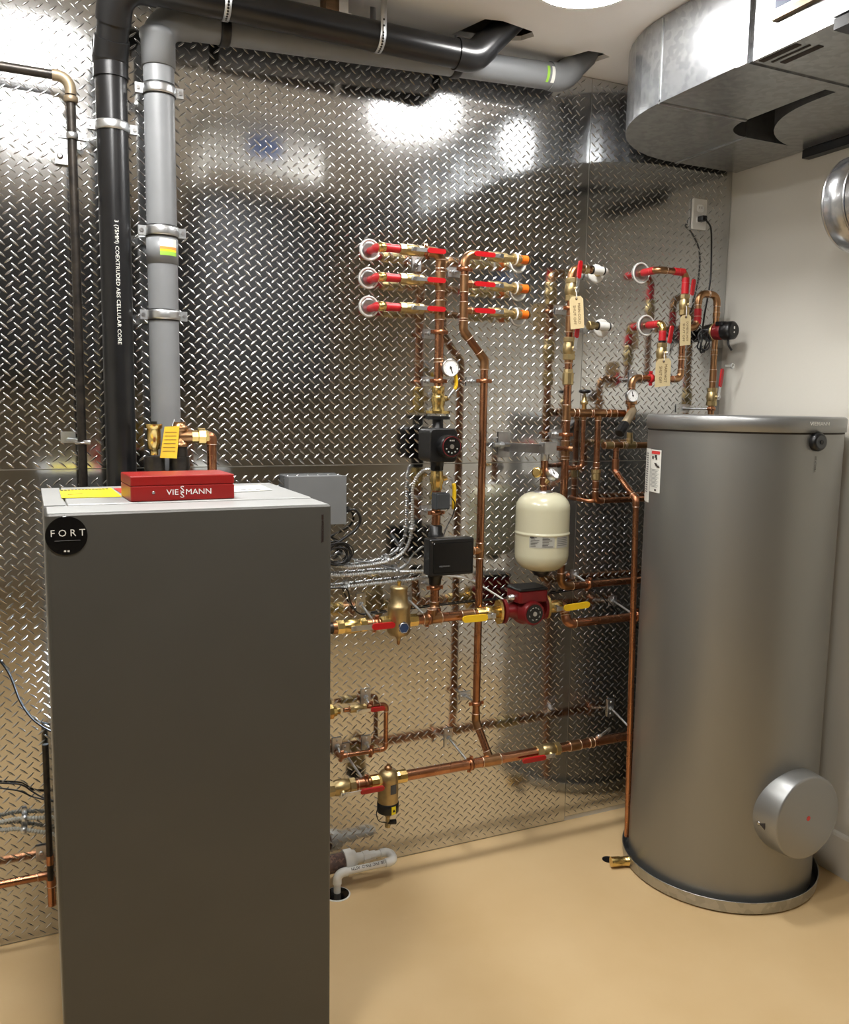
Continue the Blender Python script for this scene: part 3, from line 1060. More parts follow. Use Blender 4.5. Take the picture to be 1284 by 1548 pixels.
for (za, zb, m_) in ((364, 376, 'label_white'), (376, 380, 'label_orange'), (380, 383, 'label_yellow'), (383, 389, 'label_green')):
    a0, _ = cyl_angle((GX, -.1), rg * 1.055, 242, 375)
    a1, _ = cyl_angle((GX, -.1), rg * 1.055, 266, 375)
    cyl_patch((GX, -.1), rg * 1.055, a0, a1, zat(GX, .1, zb), zat(GX, .1, za), 'sticker', m_, gray)
gd = (ge - Vector((GX, -.1, gt_z))).normalized()
# stickers on the level run
for x0, x1, y_, m_, hh in ((277, 290, 33, 'label_white', .045), (828, 833, 129, 'label_green', .055), (834, 848, 129, 'label_white', .055)):
    c = V((x0 + x1) / 2, y_, .1 + rg)
    s_ = (x1 - x0) / 430.0 * .9
    rel = (c - Vector((GX, -.1, gt_z)))
    c0 = Vector((GX, -.1, gt_z)) + gd * rel.dot(gd)
    vs_ = []
    wv = gd.cross(-Y_).normalized()
    for i in range(7):
        a = -.2 + (i - 3) * (hh / rg) / 6
        e = (-Y_ * math.cos(a) + Z_ * math.sin(a))
        for k in (-1, 1):
            vs_.append(c0 + e * (rg + .0012) + gd * (k * s_ / 2))
    MB().add(vs_, [(2 * i, 2 * i + 1, 2 * i + 3, 2 * i + 2) for i in range(6)]).build('sticker', m_, gray)
for lb, yy in (('zinc split clamp on the gray vent pipe, the topmost of three', 138), ('zinc split clamp on the gray vent pipe, middle of three', 351), ('zinc split clamp on the gray vent pipe, the lowest of three', 477)):
    P = Vector((GX, -.1, zat(GX, .1, yy)))
    t = band(lb, P, rg, Z_, .1, w=.028)
    MB().lathe(P - Z_ * .0165, Z_, [(0, rg), (0, rg + .0035), (.0025, rg + .0035)], 28).lathe(P + Z_ * .014, Z_, [(0, rg + .0035), (.0025, rg + .0035), (.0025, rg)], 28).build('liner', 'black_plastic', t)


def along(a, d, x):
    """point of the straight pipe through a along d seen at pixel column x"""
    lo, hi = -1.0, 3.0
    for _ in range(40):
        m = (lo + hi) / 2
        if pj(a + d * m)[0] < x:
            lo = m
        else:
            hi = m
    return a + d * lo


band('black lined clamp on the level gray vent pipe near its label', along(Vector((GX, -.1, gt_z)), gd, 338), rg, gd, .1, m='black_plastic', up=True, w=.03)
band('black lined clamp on the level gray vent pipe below the black elbow', along(Vector((GX, -.1, gt_z)), gd, 688), rg, gd, .1, m='black_plastic', up=True, w=.03)
# perforated straps
for lb, x in (('perforated steel strap around the level black vent pipe, left one', 341), ('perforated steel strap around the level black vent pipe, right one', 572)):
    P = along(hl[0], hd, x)
    t = thing('pipe_strap', lb, 'strap', P, None)
    u = hd.cross(Y_).normalized()
    if u.z < 0:
        u = -u
    arc = []
    rr_ = rv + .002
    arc.append(P - Y_ * rr_ + Z_ * (CEIL - P.z))
    for i in range(17):
        a = math.pi * i / 16
        arc.append(P - Y_ * (rr_ * math.cos(a)) - u * (rr_ * math.sin(a)))
    arc.append(P + Y_ * rr_ + Z_ * (CEIL - P.z))
    hw, vs_, fs_ = .0095, [], []
    for q in arc:
        vs_ += [q - hd * hw, q + hd * hw]
    fs_ = [(2 * i, 2 * i + 1, 2 * i + 3, 2 * i + 2) for i in range(len(arc) - 1)]
    o_ = MB().add(vs_, fs_, True).build('band', 'zinc', t)
    mo = o_.modifiers.new('solid', 'SOLIDIFY')
    mo.thickness = .0016
    mo.offset = 0
    hs = MB()
    for i in range(9):
        a = math.pi * (i + .5) / 18
        e = -Y_ * math.cos(a) - u * math.sin(a)
        hs.lathe(P + e * (rr_ + .0004), e, [(0, .0036), (.0008, .0036)], 8, False)
    for i in range(2):
        hs.lathe(P - Y_ * (rr_ + .0004) + Z_ * (.016 + i * .018), -Y_, [(0, .0036), (.0008, .0036)], 8, False)
    hs.build('hole', 'black_plastic', t)
P = V(531, 17, .30)
t = thing('ceiling_bracket', 'wood block with zinc angle under the ceiling above the black pipe', 'bracket', (P.x, P.y, CEIL - .05))
MB().box((P.x - .02, -.17, CEIL - .03), (.05, .06, .06)).build('block', 'wood', t)
MB().box((P.x + .010, -.204, CEIL - .034), (.030, .004, .068)).box((P.x + .010, -.220, CEIL - .066), (.030, .034, .004)).build('angle', 'zinc', t)

# ------------------------------------------------------------------ heating manifolds
DM = .09
RISX = V(661, 700, DM).x
RETX = V(702, 440, DM).x
NTH = ('topmost', 'middle', 'lowest')
zl = [V(600, y, DM).z for y in (376, 420.5, 464.5)]
zr = [V(750, y, DM).z for y in (388.5, 433, 472.5)]
rz = .0125
# supply riser
p = [Vector((xat(zl[0], DM, 640), -DM, zl[0])), Vector((RISX, -DM, zl[0])), Vector((RISX, -DM, zat(RISX, DM, 590)))]
tees = [(Vector((RISX, -DM, z)), Z_, -X_, RISX - xat(z, DM, 640), rz) for z in zl[1:]]
run('supply_manifold', 'upright copper manifold fed by the three left red levers', 'pipe', p, .0165, 'copper', 'aged_copper', R=.030, tees=tees,
    joints=[(Vector((RISX, -DM, zat(RISX, DM, 400))), Z_, .03), (Vector((RISX, -DM, zat(RISX, DM, 545))), Z_, .012)])
# return manifold with its offset and long drop
RX2 = V(729, 700, .099).x
DL = .17
LMZ = V(650, 1166, DL).z
tj = Vector((xat(LMZ, DL, 742), -DL, LMZ))
p = [Vector((xat(zr[0], DM, 724), -DM, zr[0])), Vector((RETX, -DM, zr[0])), Vector((RETX, -DM, zat(RETX, DM, 500))), Vector((RX2, -.099, zat(RX2, .099, 544))),
     Vector((RX2, -.099, zat(RX2, .099, 1090))), tj]
tees = [(Vector((RETX, -DM, z)), Z_, X_, xat(z, DM, 724) - RETX, rz) for z in zr[1:]]
tees.append((Vector((RX2, -.099, zat(RX2, .099, 832))), Z_, -X_, .045, .0145))
run('return_manifold', 'long copper return pipe with offset under the three right red levers', 'pipe', p, .0145, 'copper', 'aged_copper', R=.034, tees=tees, hub=.022)

for i, z in enumerate(zl):
    nm = NTH[i] + ' left'
    wall = V((558, 556.5, 557)[i], (378, 421, 463.5)[i], 0)
    t = thing('escutcheon', 'white wall ring around the red elbow of the %s zone line' % nm, 'escutcheon', wall, 'white wall rings')
    MB().ring(wall - Y_ * .008, Y_, .0335, .0036, 32, 8).build('ring', 'white_pvc', t)
    MB().lathe(wall - Y_ * .004, -Y_, [(0, .0325), (.003, .0315), (.0045, .022), (.004, .015)], 28).build('plate', 'steel', t)
    xw = xat(z, DM, 573)
    a = Vector((xw, -.003, z))
    b = Vector((xw, -DM, z))
    c = Vector((xat(z, DM, 606), -DM, z))
    t = run('zone_pipe', 'red taped stub pipe turning into the wall, %s of three on the left' % NTH[i], 'pipe', [a, b, c], rz, 'red_tape', 'red_tape', R=.024, hub=.010, sleeve=1.22, rings=False)
    xx = [xat(z, DM, q) for q in (572, 583, 584, 603)]
    MB().lathe(Vector((xx[0], -DM, z)), X_, [(0, rz * 1.15), (.002, rz * 1.3), (xx[1] - xx[0] - .002, rz * 1.3), (xx[1] - xx[0], rz * 1.1)], 18).build('coupling', 'brass', t)
    MB().tube([Vector((xx[2], -DM, z)), Vector((xx[3], -DM, z))], rz * 1.12, 16).build('tape', 'red_tape', t)
    ball_valve('brass ball valve with red lever, %s of three on the left manifold' % NTH[i], Vector((xat(z, DM, 622), -DM, z)), X_, .0130, .088,
               X_, .118, body='dull_brass', grip0=.40)
for i, z in enumerate(zr):
    c0 = Vector((xat(z, DM, 752), -DM, z))
    ball_valve('brass ball valve with red lever, %s of three on the right manifold' % NTH[i], c0, X_, .0125, .075, -X_, .108, body='dull_brass', grip0=.22)
    xe = xat(z, DM, 801)
    t = run('zone_pipe', 'orange taped stub pipe turning into the wall, %s of three on the right' % NTH[i], 'pipe',
            [c0 + X_ * .034, Vector((xe, -DM, z)), Vector((xe, -.003, z))], rz, 'dull_brass', 'dull_brass', R=.022, hub=.008, sleeve=1.15, rings=False)
    x0, x1 = xat(z, DM, 788), xat(z, DM, 797)
    MB().tube([Vector((x0, -DM, z)), Vector((x1, -DM, z))], rz * 1.25, 16).build('tape', 'orange_tape', t)
    MB().tube([Vector((x1, -DM, z)), Vector((x1 + .003, -DM, z))], rz * 1.27, 16).build('band', 'black_plastic', t)
    x2 = xat(z, DM, 775)
    MB().lathe(Vector((x2, -DM, z)), X_, [(0, rz * 1.2), (.001, rz * 1.6), (.022, rz * 1.6), (.026, rz * 1.2)], 8, False).build('nut', 'dull_brass', t)
    MB().ring(Vector((x2 + .012, -DM, z)), X_, rz * 1.55, .0035, 20).build('band', 'white', t)
    wall = Vector((xe, 0, z))
    t = thing('escutcheon', 'white wall ring behind the orange tape of the %s right line' % NTH[i], 'escutcheon', wall, 'white wall rings')
    MB().ring(wall - Y_ * .008, Y_, .0320, .0034, 32, 8).build('ring', 'white_pvc', t)
    MB().lathe(wall - Y_ * .004, -Y_, [(0, .031), (.003, .030), (.0045, .022), (.004, .015)], 28).build('plate', 'steel', t)
hanger('pipe hanger on the supply manifold just above the dial gauge', Vector((RISX, -DM, zat(RISX, DM, 502))), .0165, Z_, plate=(.05, .034))
hanger('pipe hanger on the supply manifold level with the dial gauge foot', Vector((RISX, -DM, zat(RISX, DM, 576))), .0165, Z_, plate=(.05, .034))
hanger('pipe hanger on the supply manifold beside the small gray sensor box', Vector((RISX, -DM, zat(RISX, DM, 775))), .0165, Z_, plate=(.05, .034))
hanger('pipe hanger low on the supply riser behind the black mixing controller', Vector((RISX, -DM, zat(RISX, DM, 888))), .0165, Z_, plate=(.05, .034))
hanger('pipe hanger on the right manifold under its top red lever', Vector((RETX, -DM, zat(RETX, DM, 407))), .0145, Z_, plate=(.05, .034))
hanger('pipe hanger on the long return pipe right of the dial gauge', Vector((RX2, -.099, zat(RX2, .099, 576))), .0145, Z_, plate=(.05, .034))
hanger('pipe hanger low on the long return pipe above the floor run', Vector((RX2, -.099, zat(RX2, .099, 1063))), .0145, Z_, plate=(.05, .034))
hanger('pipe hanger on the top left zone line under its valve', Vector((xat(zl[0], DM, 645), -DM, zl[0])), rz, X_, plate=(.034, .05), off=(0, -.03))

# isolation valve above pump
def rv_(y, d=DM, X=None):
    return zat(X if X is not None else RISX, d, y)


zc = (rv_(584) + rv_(620)) / 2
t = thing('flange_valve', 'brass flange valve with yellow lever above the black pump', 'valve', (RISX, -DM, zc))
h_ = rv_(584) - rv_(621)
MB().lathe(Vector((RISX, -DM, rv_(584))), -Z_, [(0, .021), (.004, .023), (h_ * .25, .023), (h_ * .27, .020), (h_ * .4, .024), (h_ * .55, .027), (h_ * .7, .024), (h_ * .85, .021), (h_, .024)], 22).build('body', 'brass', t)
MB().prism(stadium(.094, .058), Vector((RISX - .047, -DM, rv_(627))), X_, -Y_, -.012) if False else None
fo = [(math.cos(a) * .047 * (1 if abs(math.cos(a)) < .5 else .98), math.sin(a) * .030) for a in [2 * math.pi * i / 24 for i in range(24)]]
MB().prism(fo, Vector((RISX, -DM, rv_(621) - .010)), X_, Y_, .010).build('flange', 'brass', t)
b = MB()
for k in (-1, 1):
    b.lathe(Vector((RISX + k * .037, -DM, rv_(621) - .032)), Z_, [(0, .0045), (.036, .0045), (.036, .008), (.042, .008)], 6, False)
b.build('bolt', 'zinc', t)
sc = Vector((RISX + .026, -DM - .004, zc))
MB().lathe(Vector((RISX + .016, -DM, zc)), X_, [(0, .012), (.018, .011), (.019, .008), (.026, .008)], 10).build('stem', 'brass', t)
MB().tube(crv([sc + Vector((.010, 0, 0)), sc + Vector((.022, -.004, .018)), sc + Vector((.034, -.006, .034))]), .0045, 8).build('lever', 'zinc', t)
MB().tube(crv([sc + Vector((.034, -.006, .032)), sc + Vector((.040, -.006, .052)), sc + Vector((.036, -.006, .085)), sc + Vector((.033, -.006, .098))]), [.005] + [.0068] * 23 + [.005], 10).build('grip', 'yellow_grip', t)
gauge('round dial thermometer on the supply manifold above the black pump', V(682, 556, .125), (-.15, -1, .0), .032, needle=-160, name='dial_gauge')
MB().tube([Vector((RISX, -DM, V(682, 556, .125).z)), V(682, 556, .105)], .007, 10).build('gauge_stem', 'brass', bpy.data.objects['dial_gauge']).name = 'stem'

# black circulator
z0, z1 = rv_(647), rv_(697)
zc = (z0 + z1) / 2
t = thing('circulator_pump', 'black circulator pump with round dial on the supply manifold', 'pump', (RISX, -.11, zc))
ztop = rv_(629)
MB().prism(fo, Vector((RISX, -DM, ztop - .012)), X_, Y_, .012).build('flange', 'black_plastic', t)
MB().lathe(Vector((RISX, -DM, ztop - .01)), -Z_, [(0, .020), (ztop - z0 - .012, .020), (ztop - z0 + .004, .034)], 20).lathe(Vector((RISX, -DM, z1 + .01)), -Z_, [(0, .034), (.016, .024), (rv_(690) - rv_(702), .024)], 20).build('port', 'black_plastic', t)
MB().rbox(Vector((RISX - .006, -.105, zc)), (.108, z0 - z1, .10), .018, (X_, Z_, -Y_), 5).build('housing', 'black_plastic', t)
MB().lathe(Vector((RISX + .004, -.150, zc - .002)), -Y_, [(0, .040), (.044, .040), (.048, .038)], 32).build('motor', 'black_plastic', t)
dc = Vector((RISX + .004, -.198, zc - .002))
MB().lathe(dc, -Y_, [(0, .034), (.0012, .034)], 32).build('dial', 'black_gloss', t)
MB().ring(dc, Y_, .034, .0015, 32).build('dial_ring', 'red_pump', t)
MB().lathe(dc, -Y_, [(.0, .008), (.004, .008), (.004, .003)], 12, False).build('knob', 'steel', t)
b = MB()
for k in range(5):
    a = math.radians(200 + 35 * k)
    b.lathe(dc + Vector((math.cos(a) * .022, -.001, math.sin(a) * .022)), -Y_, [(0, .0028), (.001, .0028)], 8)
for k in (-1, 0, 1):
    b.box(dc + Vector((.007 * k, -.0012, .021)), (.004, .0008, .005))
b.build('dial_mark', 'label_gray', t)
zb = rv_(703)
MB().lathe(Vector((RISX, -DM, rv_(697))), -Z_, [(0, .020), (.001, .024), (.032, .024), (.034, .020)], 8, False).build('union_nut', 'black_plastic', t)

# lower brass valve with yellow lever
zc = rv_(726)
t = thing('ball_valve', 'brass valve with long yellow lever just below the black pump', 'valve', (RISX, -DM, zc))
MB().lathe(Vector((RISX, -DM, rv_(712))), -Z_, [(0, .022), (.014, .024), (.028, .027), (.042, .024), (.050, .021), (.066, .020), (.070, .017)], 20).build('body', 'brass', t)
MB().lathe(Vector((RISX + .014, -DM, zc + .006)), X_, [(0, .010), (.018, .010), (.018, .007), (.026, .007)], 8, False).build('stem', 'brass', t)
s0 = Vector((RISX + .040, -DM, zc + .008))
MB().tube(crv([s0, s0 + Vector((.018, -.002, -.006)), s0 + Vector((.026, -.003, -.022))]), .0042, 8).build('lever', 'zinc', t)
MB().tube(crv([s0 + Vector((.026, -.003, -.020)), s0 + Vector((.030, -.004, -.045)), s0 + Vector((.028, -.004, -.115))]), [.0055] + [.0075] * 15 + [.0055], 10).build('grip', 'yellow_grip', t)
MB().lathe(Vector((RISX, -DM, rv_(740))), -Z_, [(0, .0165), (rv_(740) - rv_(793), .0165)], 16).build('copper_stub', 'copper', t)
# sensor box
c = V(667.5, 757.5, .125)
t = thing('sensor_box', 'small dark gray sensor box strapped on the supply riser', 'sensor', c)
MB().rbox(Vector((c.x, -.118, c.z)), (.056, .060, .036), .004, (X_, Z_, -Y_)).build('housing', 'dark_gray_plastic', t)
MB().rbox(Vector((c.x + .002, -.138, c.z)), (.050, .054, .006), .004, (X_, Z_, -Y_)).build('cover', 'dark_gray_plastic', t)
b = MB().lathe(Vector((RISX, -DM, c.z - .012)), Z_, [(0, .0175), (0, .0195), (.012, .0195), (.012, .0175)], 18)
b.build('strap', 'zinc', t)

# mixing controller
q0, q1, q2 = V(650, 816, .205), V(717, 811, .205), V(650, 872, .205)
bw, bh = (q1.x - q0.x), (q0.z - q2.z)
cc = Vector(((q0.x + q1.x) / 2, -.180, q0.z - bh / 2))
t = thing('mixing_controller', 'black rectangular mixing controller below the black pump', 'controller', cc)
MB().rbox(cc, (bw, bh, .052), .006, (X_, Z_, -Y_)).build('housing', 'black_plastic', t)
MB().rbox(cc + Vector((.004, -.0262, -.002)), (bw - .020, bh - .024, .003), .004, (X_, Z_, -Y_)).build('face', 'black_gloss', t)
MB().box(cc + Vector((.002, 0, bh / 2 + .001)), (bw * .62, .020, .003)).build('ridge', 'steel', t)
text('VIESMANN', .0075, cc + Vector((-bw * .17, -.0279, -bh * .24)), X_, Z_, 'gray_ink', t, sx=1.2)
for zz in (1, -1):
    pass
MB().lathe(Vector((RISX, -DM, rv_(794))), -Z_, [(0, .018), (.002, .023), (.026, .023), (.030, .028), (.045, .028)], 20).build('collar', 'black_plastic', t)
MB().lathe(Vector((RISX, -DM, rv_(884))), Z_, [(0, .018), (.002, .022), (.024, .024), (.030, .028), (.040, .028)], 20).build('collar', 'black_plastic', t)
MB().rbox(Vector((RISX + .006, -.122, cc.z)), (.075, bh * .78, .07), .01, (X_, Z_, -Y_)).build('valve_body', 'black_plastic', t)
MB().lathe(q0 + Vector((.010, -.0, -.010)), -Y_, [(0, .003), (.0012, .003)], 10).build('screw', 'steel', t)

# ------------------------------------------------------------------ supply main
DS = .13
MZ = V(660, 934, DS).z


def ms(x):
    return Vector((xat(MZ, DS, x), -DS, MZ))


run('supply_riser', 'copper riser dropping from the black controller into the supply main', 'pipe',
    [Vector((RISX, -DM, rv_(882))), Vector((RISX, -DM, rv_(917))), Vector((RISX, -DS, MZ))], .0165, 'copper', 'aged_copper', R=.016, hub=.012)
run('supply_main', 'level copper supply main between bronze air separator and yellow lever', 'pipe', [ms(620), ms(722)], .0180, 'copper', 'aged_copper', tees=[(ms(653), X_, Z_, .034, .0165)], joints=[(ms(706), X_, .05)])
run('boiler_outlet', 'dark iron and copper stub leaving the boiler at supply height', 'pipe', [ms(470), ms(512)], .0200, 'black_iron', 'aged_copper', joints=[(ms(507), X_, .022)], rings=False)
c = ms(531)
ball_valve('brass union valve with red lever left of the bronze air separator', c, X_, .0175, .110, X_, .150, body='brass', grip0=.42, wide=.022)
run('copper_adapter', 'short copper adapter between union valve and bronze air separator', 'pipe', [ms(551), ms(574)], .0185, 'aged_copper', 'copper_fitting', joints=[(ms(566), X_, .018)])
AX = ms(603).x
t = thing('air_separator', 'bronze air separator with blue emblem on the supply main', 'air separator', (AX, -DS, MZ))
za = lambda y: zat(AX, DS, y) - MZ
MB().lathe(Vector((AX, -DS, MZ)), Z_, [(za(968), .006), (za(962), .012), (za(959), .034), (za(953), .043), (za(921), .0405), (za(918), .042), (za(914), .040), (za(911), .032), (za(892), .0300), (za(890), .0315), (za(887), .0315), (za(886), .008)], 30).build('body', 'bronze', t)
MB().lathe(Vector((AX, -DS, MZ + za(887))), Z_, [(0, .007), (.014, .006), (.016, .009), (.022, .007)], 10).build('vent_cap', 'brass', t)
for k in (-1, 1):
    MB().lathe(Vector((AX + k * .036, -DS, MZ)), X_ * k, [(0, .024), (.010, .024), (.034, .0235), (.036, .019)], 8, False).build('port', 'brass', t)
MB().lathe(Vector((AX, -DS, MZ + za(968))), -Z_, [(0, .007), (.012, .006), (.016, .003)], 10).build('drain_plug', 'aged_copper', t)
ec = Vector((AX + .002, -DS - .0435, MZ + za(945)))
e_ = MB().lathe(ec, -Y_, [(-.012, .021), (.001, .021), (.0018, .019)], 6, False, ph=math.pi / 6)
e_.build('emblem', 'label_blue', t)
MB().ring(ec - Y_ * .001, Y_, .0195, .0018, 6).build('emblem_rim', 'steel', t)

c = ms(731)
v1 = thing('flange_valve', 'brass flange valve with yellow lever left of the red pump', 'valve', c)
x0, x1 = ms(720).x, ms(757).x
LL = x1 - x0
MB().lathe(Vector((x0, -DS, MZ)), X_, [(0, .021), (LL * .02, .023), (LL * .3, .023), (LL * .32, .026), (LL * .6, .027), (LL * .65, .024), (LL * .88, .023)], 20).build('body', 'brass', v1)
fy = [(a, b_) for b_, a in fo]
MB().prism([(math.cos(a) * .032, math.sin(a) * .047) for a in [2 * math.pi * i / 24 for i in range(24)]], Vector((x1 - .012, -DS, MZ)), Y_, Z_, .010).build('flange', 'brass', v1)
sx_ = x0 + LL * .45
MB().lathe(Vector((sx_, -DS - .020, MZ)), -Y_, [(0, .012), (.022, .011), (.023, .008), (.032, .008)], 8, False).build('stem', 'steel', v1)
lv0 = Vector((sx_, -DS - .046, MZ - .002))
MB().prism([(-.012, -.009), (.03, -.007), (.03, .007), (-.012, .009)], lv0, -X_, Z_, .003).build('lever', 'zinc', v1)
MB().prism(stadium(.104, .025), lv0 + Vector((-.022, -.002, -.002)), -X_, Z_, .008).build('grip', 'yellow_grip', v1)

# red circulator
x0, x1 = ms(760).x, ms(823).x
xc = (x0 + x1) / 2
pz = MZ
t = thing('circulator_pump', 'dark red circulator pump with black lid on the supply main', 'pump', (xc, -DS, pz))
el = [(math.cos(a) * .033, math.sin(a) * .047) for a in [2 * math.pi * i / 24 for i in range(24)]]
MB().prism(el, Vector((x0 - .002, -DS, pz)), Y_, Z_, .012).prism(el, Vector((x1 - .008, -DS, pz)), Y_, Z_, .012).build('flange', 'red_pump', t)
MB().tube([Vector((x0, -DS, pz)), Vector((x0 + .03, -DS, pz)), Vector((xc, -DS, pz)), Vector((x1 - .03, -DS, pz)), Vector((x1, -DS, pz))], [.021, .026, .050, .026, .021], 20).build('volute', 'red_pump', t)
MB().lathe(Vector((xc, -DS + .03, pz)), -Y_, [(0, .040), (.018, .054), (.038, .056), (.046, .050), (.048, .046), (.104, .045), (.108, .042)], 32).build('motor', 'red_pump', t)
dc = Vector((xc, -DS - .078, pz))
MB().lathe(dc, -Y_, [(0, .0355), (.002, .0355)], 32).build('name_plate', 'black_gloss', t)
MB().lathe(dc - Y_ * .002, -Y_, [(0, .0085), (.003, .0085), (.003, .004)], 14, False).build('plug', 'steel', t)
b = MB()
for a in (50, 80, 110, 140, 200, 250, 290, 330, 10):
    e = Vector((math.cos(math.radians(a)), 0, math.sin(math.radians(a))))
    b.box(dc + e * .0235 - Y_ * .0023, (.0075, .0008, .0028), (Vector((-e.z, 0, e.x)), Y_, e))
b.build('print_mark', 'label_gray', t)
zt_ = pz + .060
MB().rbox(Vector((xc + .006, -DS - .012, zt_)), (.126, .098, .046), .010).build('terminal_box', 'red_pump', t)
MB().rbox(Vector((xc + .006, -DS - .012, zt_ + .028)), (.130, .102, .012), .010).build('lid', 'black_plastic', t)
MB().lathe(Vector((xc - .058, -DS - .02, zt_ - .004)), -X_, [(0, .011), (.014, .011), (.014, .0085), (.026, .0085)], 10).build('cable_gland', 'zinc', t)
# right flange valve
x0 = x1 + .004
v2 = thing('flange_valve', 'brass flange valve with yellow lever right of the red pump', 'valve', (x0, -DS, pz))
MB().prism(el, Vector((x0, -DS, pz)), Y_, Z_, .010).build('flange', 'brass', v2)
MB().lathe(Vector((x0 + .008, -DS, pz)), X_, [(0, .022), (.020, .024), (.034, .027), (.050, .024), (.062, .022), (.064, .019)], 20).build('body', 'brass', v2)
MB().lathe(Vector((x0 + .036, -DS - .020, pz)), -Y_, [(0, .012), (.022, .011), (.023, .008), (.032, .008)], 8, False).build('stem', 'steel', v2)
lv0 = Vector((x0 + .036, -DS - .046, pz))
hd_ = Vector((1, 0, .05)).normalized()
hw_ = Vector((-.05, 0, 1)).normalized()
MB().prism([(-.012, -.009), (.03, -.007), (.03, .007), (-.012, .009)], lv0, hd_, hw_, -.003).build('lever', 'zinc', v2)
MB().prism(stadium(.118, .024), lv0 + Vector((.016, -.002, .003)), hd_, hw_, .008).build('grip', 'yellow_grip', v2)
xe = x0 + .085
p = [Vector((x0 + .068, -DS, pz)), Vector((xe, -DS, pz)), Vector((xe, -DS - .03, zat(xe, DS + .03, 943)))]
p.append(Vector((p[-1].x + .9, p[-1].y, p[-1].z)))
p[3] = Vector((xat(p[2].z, DS + .03, 1000), p[2].y, p[2].z))
run('pump_outlet', 'copper pipe leaving the red pump toward the silver tank', 'pipe', p, .0170, 'copper', 'copper_fitting', R=.022, hub=.012)

# ------------------------------------------------------------------ lower return main


def ml(x, dz=0.0):
    return Vector((xat(LMZ, DL, x), -DL, LMZ + dz))


run('return_main', 'long level copper return main low across the plated wall', 'pipe', [ml(606), ml(812)], .0190, 'copper', 'aged_copper', tees=[(ml(742), X_, Vector((-.25, .6, 1)), .03, .0145)], seg=16)
run('return_main', 'copper end of the return main running behind the silver tank', 'pipe', [ml(842), ml(985)], .0185, 'copper', 'aged_copper', joints=[(ml(868), X_, .05), (ml(893), X_, .02)], seg=16)
ball_valve('brass ball valve with red lever low on the return main', ml(828), X_, .0180, .105, -X_, .135, body='dull_brass', n=(0, -1, -.25), grip0=.22, wide=.020)
t = thing('drain_cock', 'small steel drain cock on the return main right of red lever', 'valve', ml(903, .02))
MB().lathe(ml(903, .016), (0, -.8, .6), [(0, .009), (.018, .009), (.018, .006), (.034, .006)], 8, False).build('body', 'zinc', t)
MB().prism(stadium(.05, .010), ml(903, .016) + Vector((0, -.028, .022)), Vector((.8, 0, .45)), Vector((-.45, 0, .8)), .003).build('lever', 'zinc', t)
# dirt separator
SXp = ml(587).x
zs = lambda y: zat(SXp, DL, y) - LMZ
t = thing('dirt_separator', 'bronze dirt separator with black magnet band on the return main', 'dirt separator', (SXp, -DL, LMZ))
o_ = Vector((SXp, -DL, LMZ))
MB().lathe(o_, Z_, [(zs(1214), .037), (zs(1176), .037), (zs(1170), .035), (zs(1165), .026), (zs(1163), .012)], 30).build('body', 'bronze', t)
MB().lathe(o_, Z_, [(zs(1234), .010), (zs(1227), .022), (zs(1225), .033)], 30).build('cone', 'bronze', t)
MB().lathe(o_, Z_, [(zs(1226), .037), (zs(1225), .0395), (zs(1212), .0395), (zs(1211), .037)], 30).build('magnet_band', 'black_plastic', t)
MB().lathe(o_, Z_, [(zs(1164), .010), (zs(1161), .014), (zs(1159), .014), (zs(1158), .007), (zs(1155), .006)], 12).build('vent_cap', 'aged_copper', t)
MB().lathe(o_, Z_, [(zs(1250), .010), (zs(1245), .011), (zs(1244), .008), (zs(1233), .008)], 12).build('drain_fitting', 'dull_brass', t)
MB().lathe(o_ + Vector((0, 0, zs(1243))), Vector((.9, -.4, .1)), [(0, .008), (.03, .010), (.032, .006)], 10).build('drain_cap', 'black_plastic', t)
for k in (-1, 1):
    MB().lathe(o_ + Vector((k * .028, 0, 0)), X_ * k, [(0, .022), (.012, .024), (.040, .024), (.042, .019)], 10, False).build('port', 'brass', t)
cyl_patch((SXp, -DL), .0372, -1.72, -1.05, LMZ + zs(1195), LMZ + zs(1181), 'emblem', 'dark_gray_plastic', t)
cyl_patch((SXp, -DL), .0397, -1.62, -1.18, LMZ + zs(1225), LMZ + zs(1213), 'warning_sticker', 'label_yellow', t)
wc = Vector((SXp + math.cos(-1.40) * .041, -DL + math.sin(-1.40) * .041, LMZ + zs(1219)))
MB().prism([(-.006, -.005), (.006, -.005), (0, .006)], wc, Vector((.985, -.17 * -1, 0)), Z_, .0006).build('warning_mark', 'ink', t)
cord = crv([o_ + Vector((-.037, 0, zs(1216))), o_ + Vector((-.046, -.006, zs(1226))), o_ + Vector((-.036, -.008, zs(1237))), o_ + Vector((-.008, -.012, zs(1241)))])
MB().tube(cord, .0018, 6).build('cord', 'black_plastic', t)
run('return_stub', 'short copper stub with brass nut leaving the boiler low down', 'pipe', [ml(470), ml(566)], .0185, 'aged_copper', 'copper_fitting', joints=[(ml(547), X_, .03), (ml(538), X_, .014)])
ball_valve('brass union valve with red lever left of the dirt separator', ml(515), X_, .0190, .105, X_, .150, body='dull_brass', n=(0, -1, -.35), grip0=.40, wide=.020)
hanger('pipe hanger with slanted rod on the long return main', ml(711), .019, X_, off=(-.012, .045), plate=(.034, .075))
hanger('pipe hanger on the return main beside the silver tank', Vector((xat(LMZ, DL, 962), -DL, LMZ)), .0185, X_, off=(-.01, .06), plate=(.034, .075))
hanger('pipe hanger with slanted rod beside the dirt separator', ml(553), .0185, X_, off=(-.02, .05), plate=(.034, .075))
hanger('pipe hanger on the supply main left of the bronze air separator', ms(568), .0185, X_, off=(-.01, .045), plate=(.034, .08))
hanger('pipe hanger on the supply main right of the bronze air separator', ms(648), .018, X_, off=(-.03, .05), plate=(.034, .05))

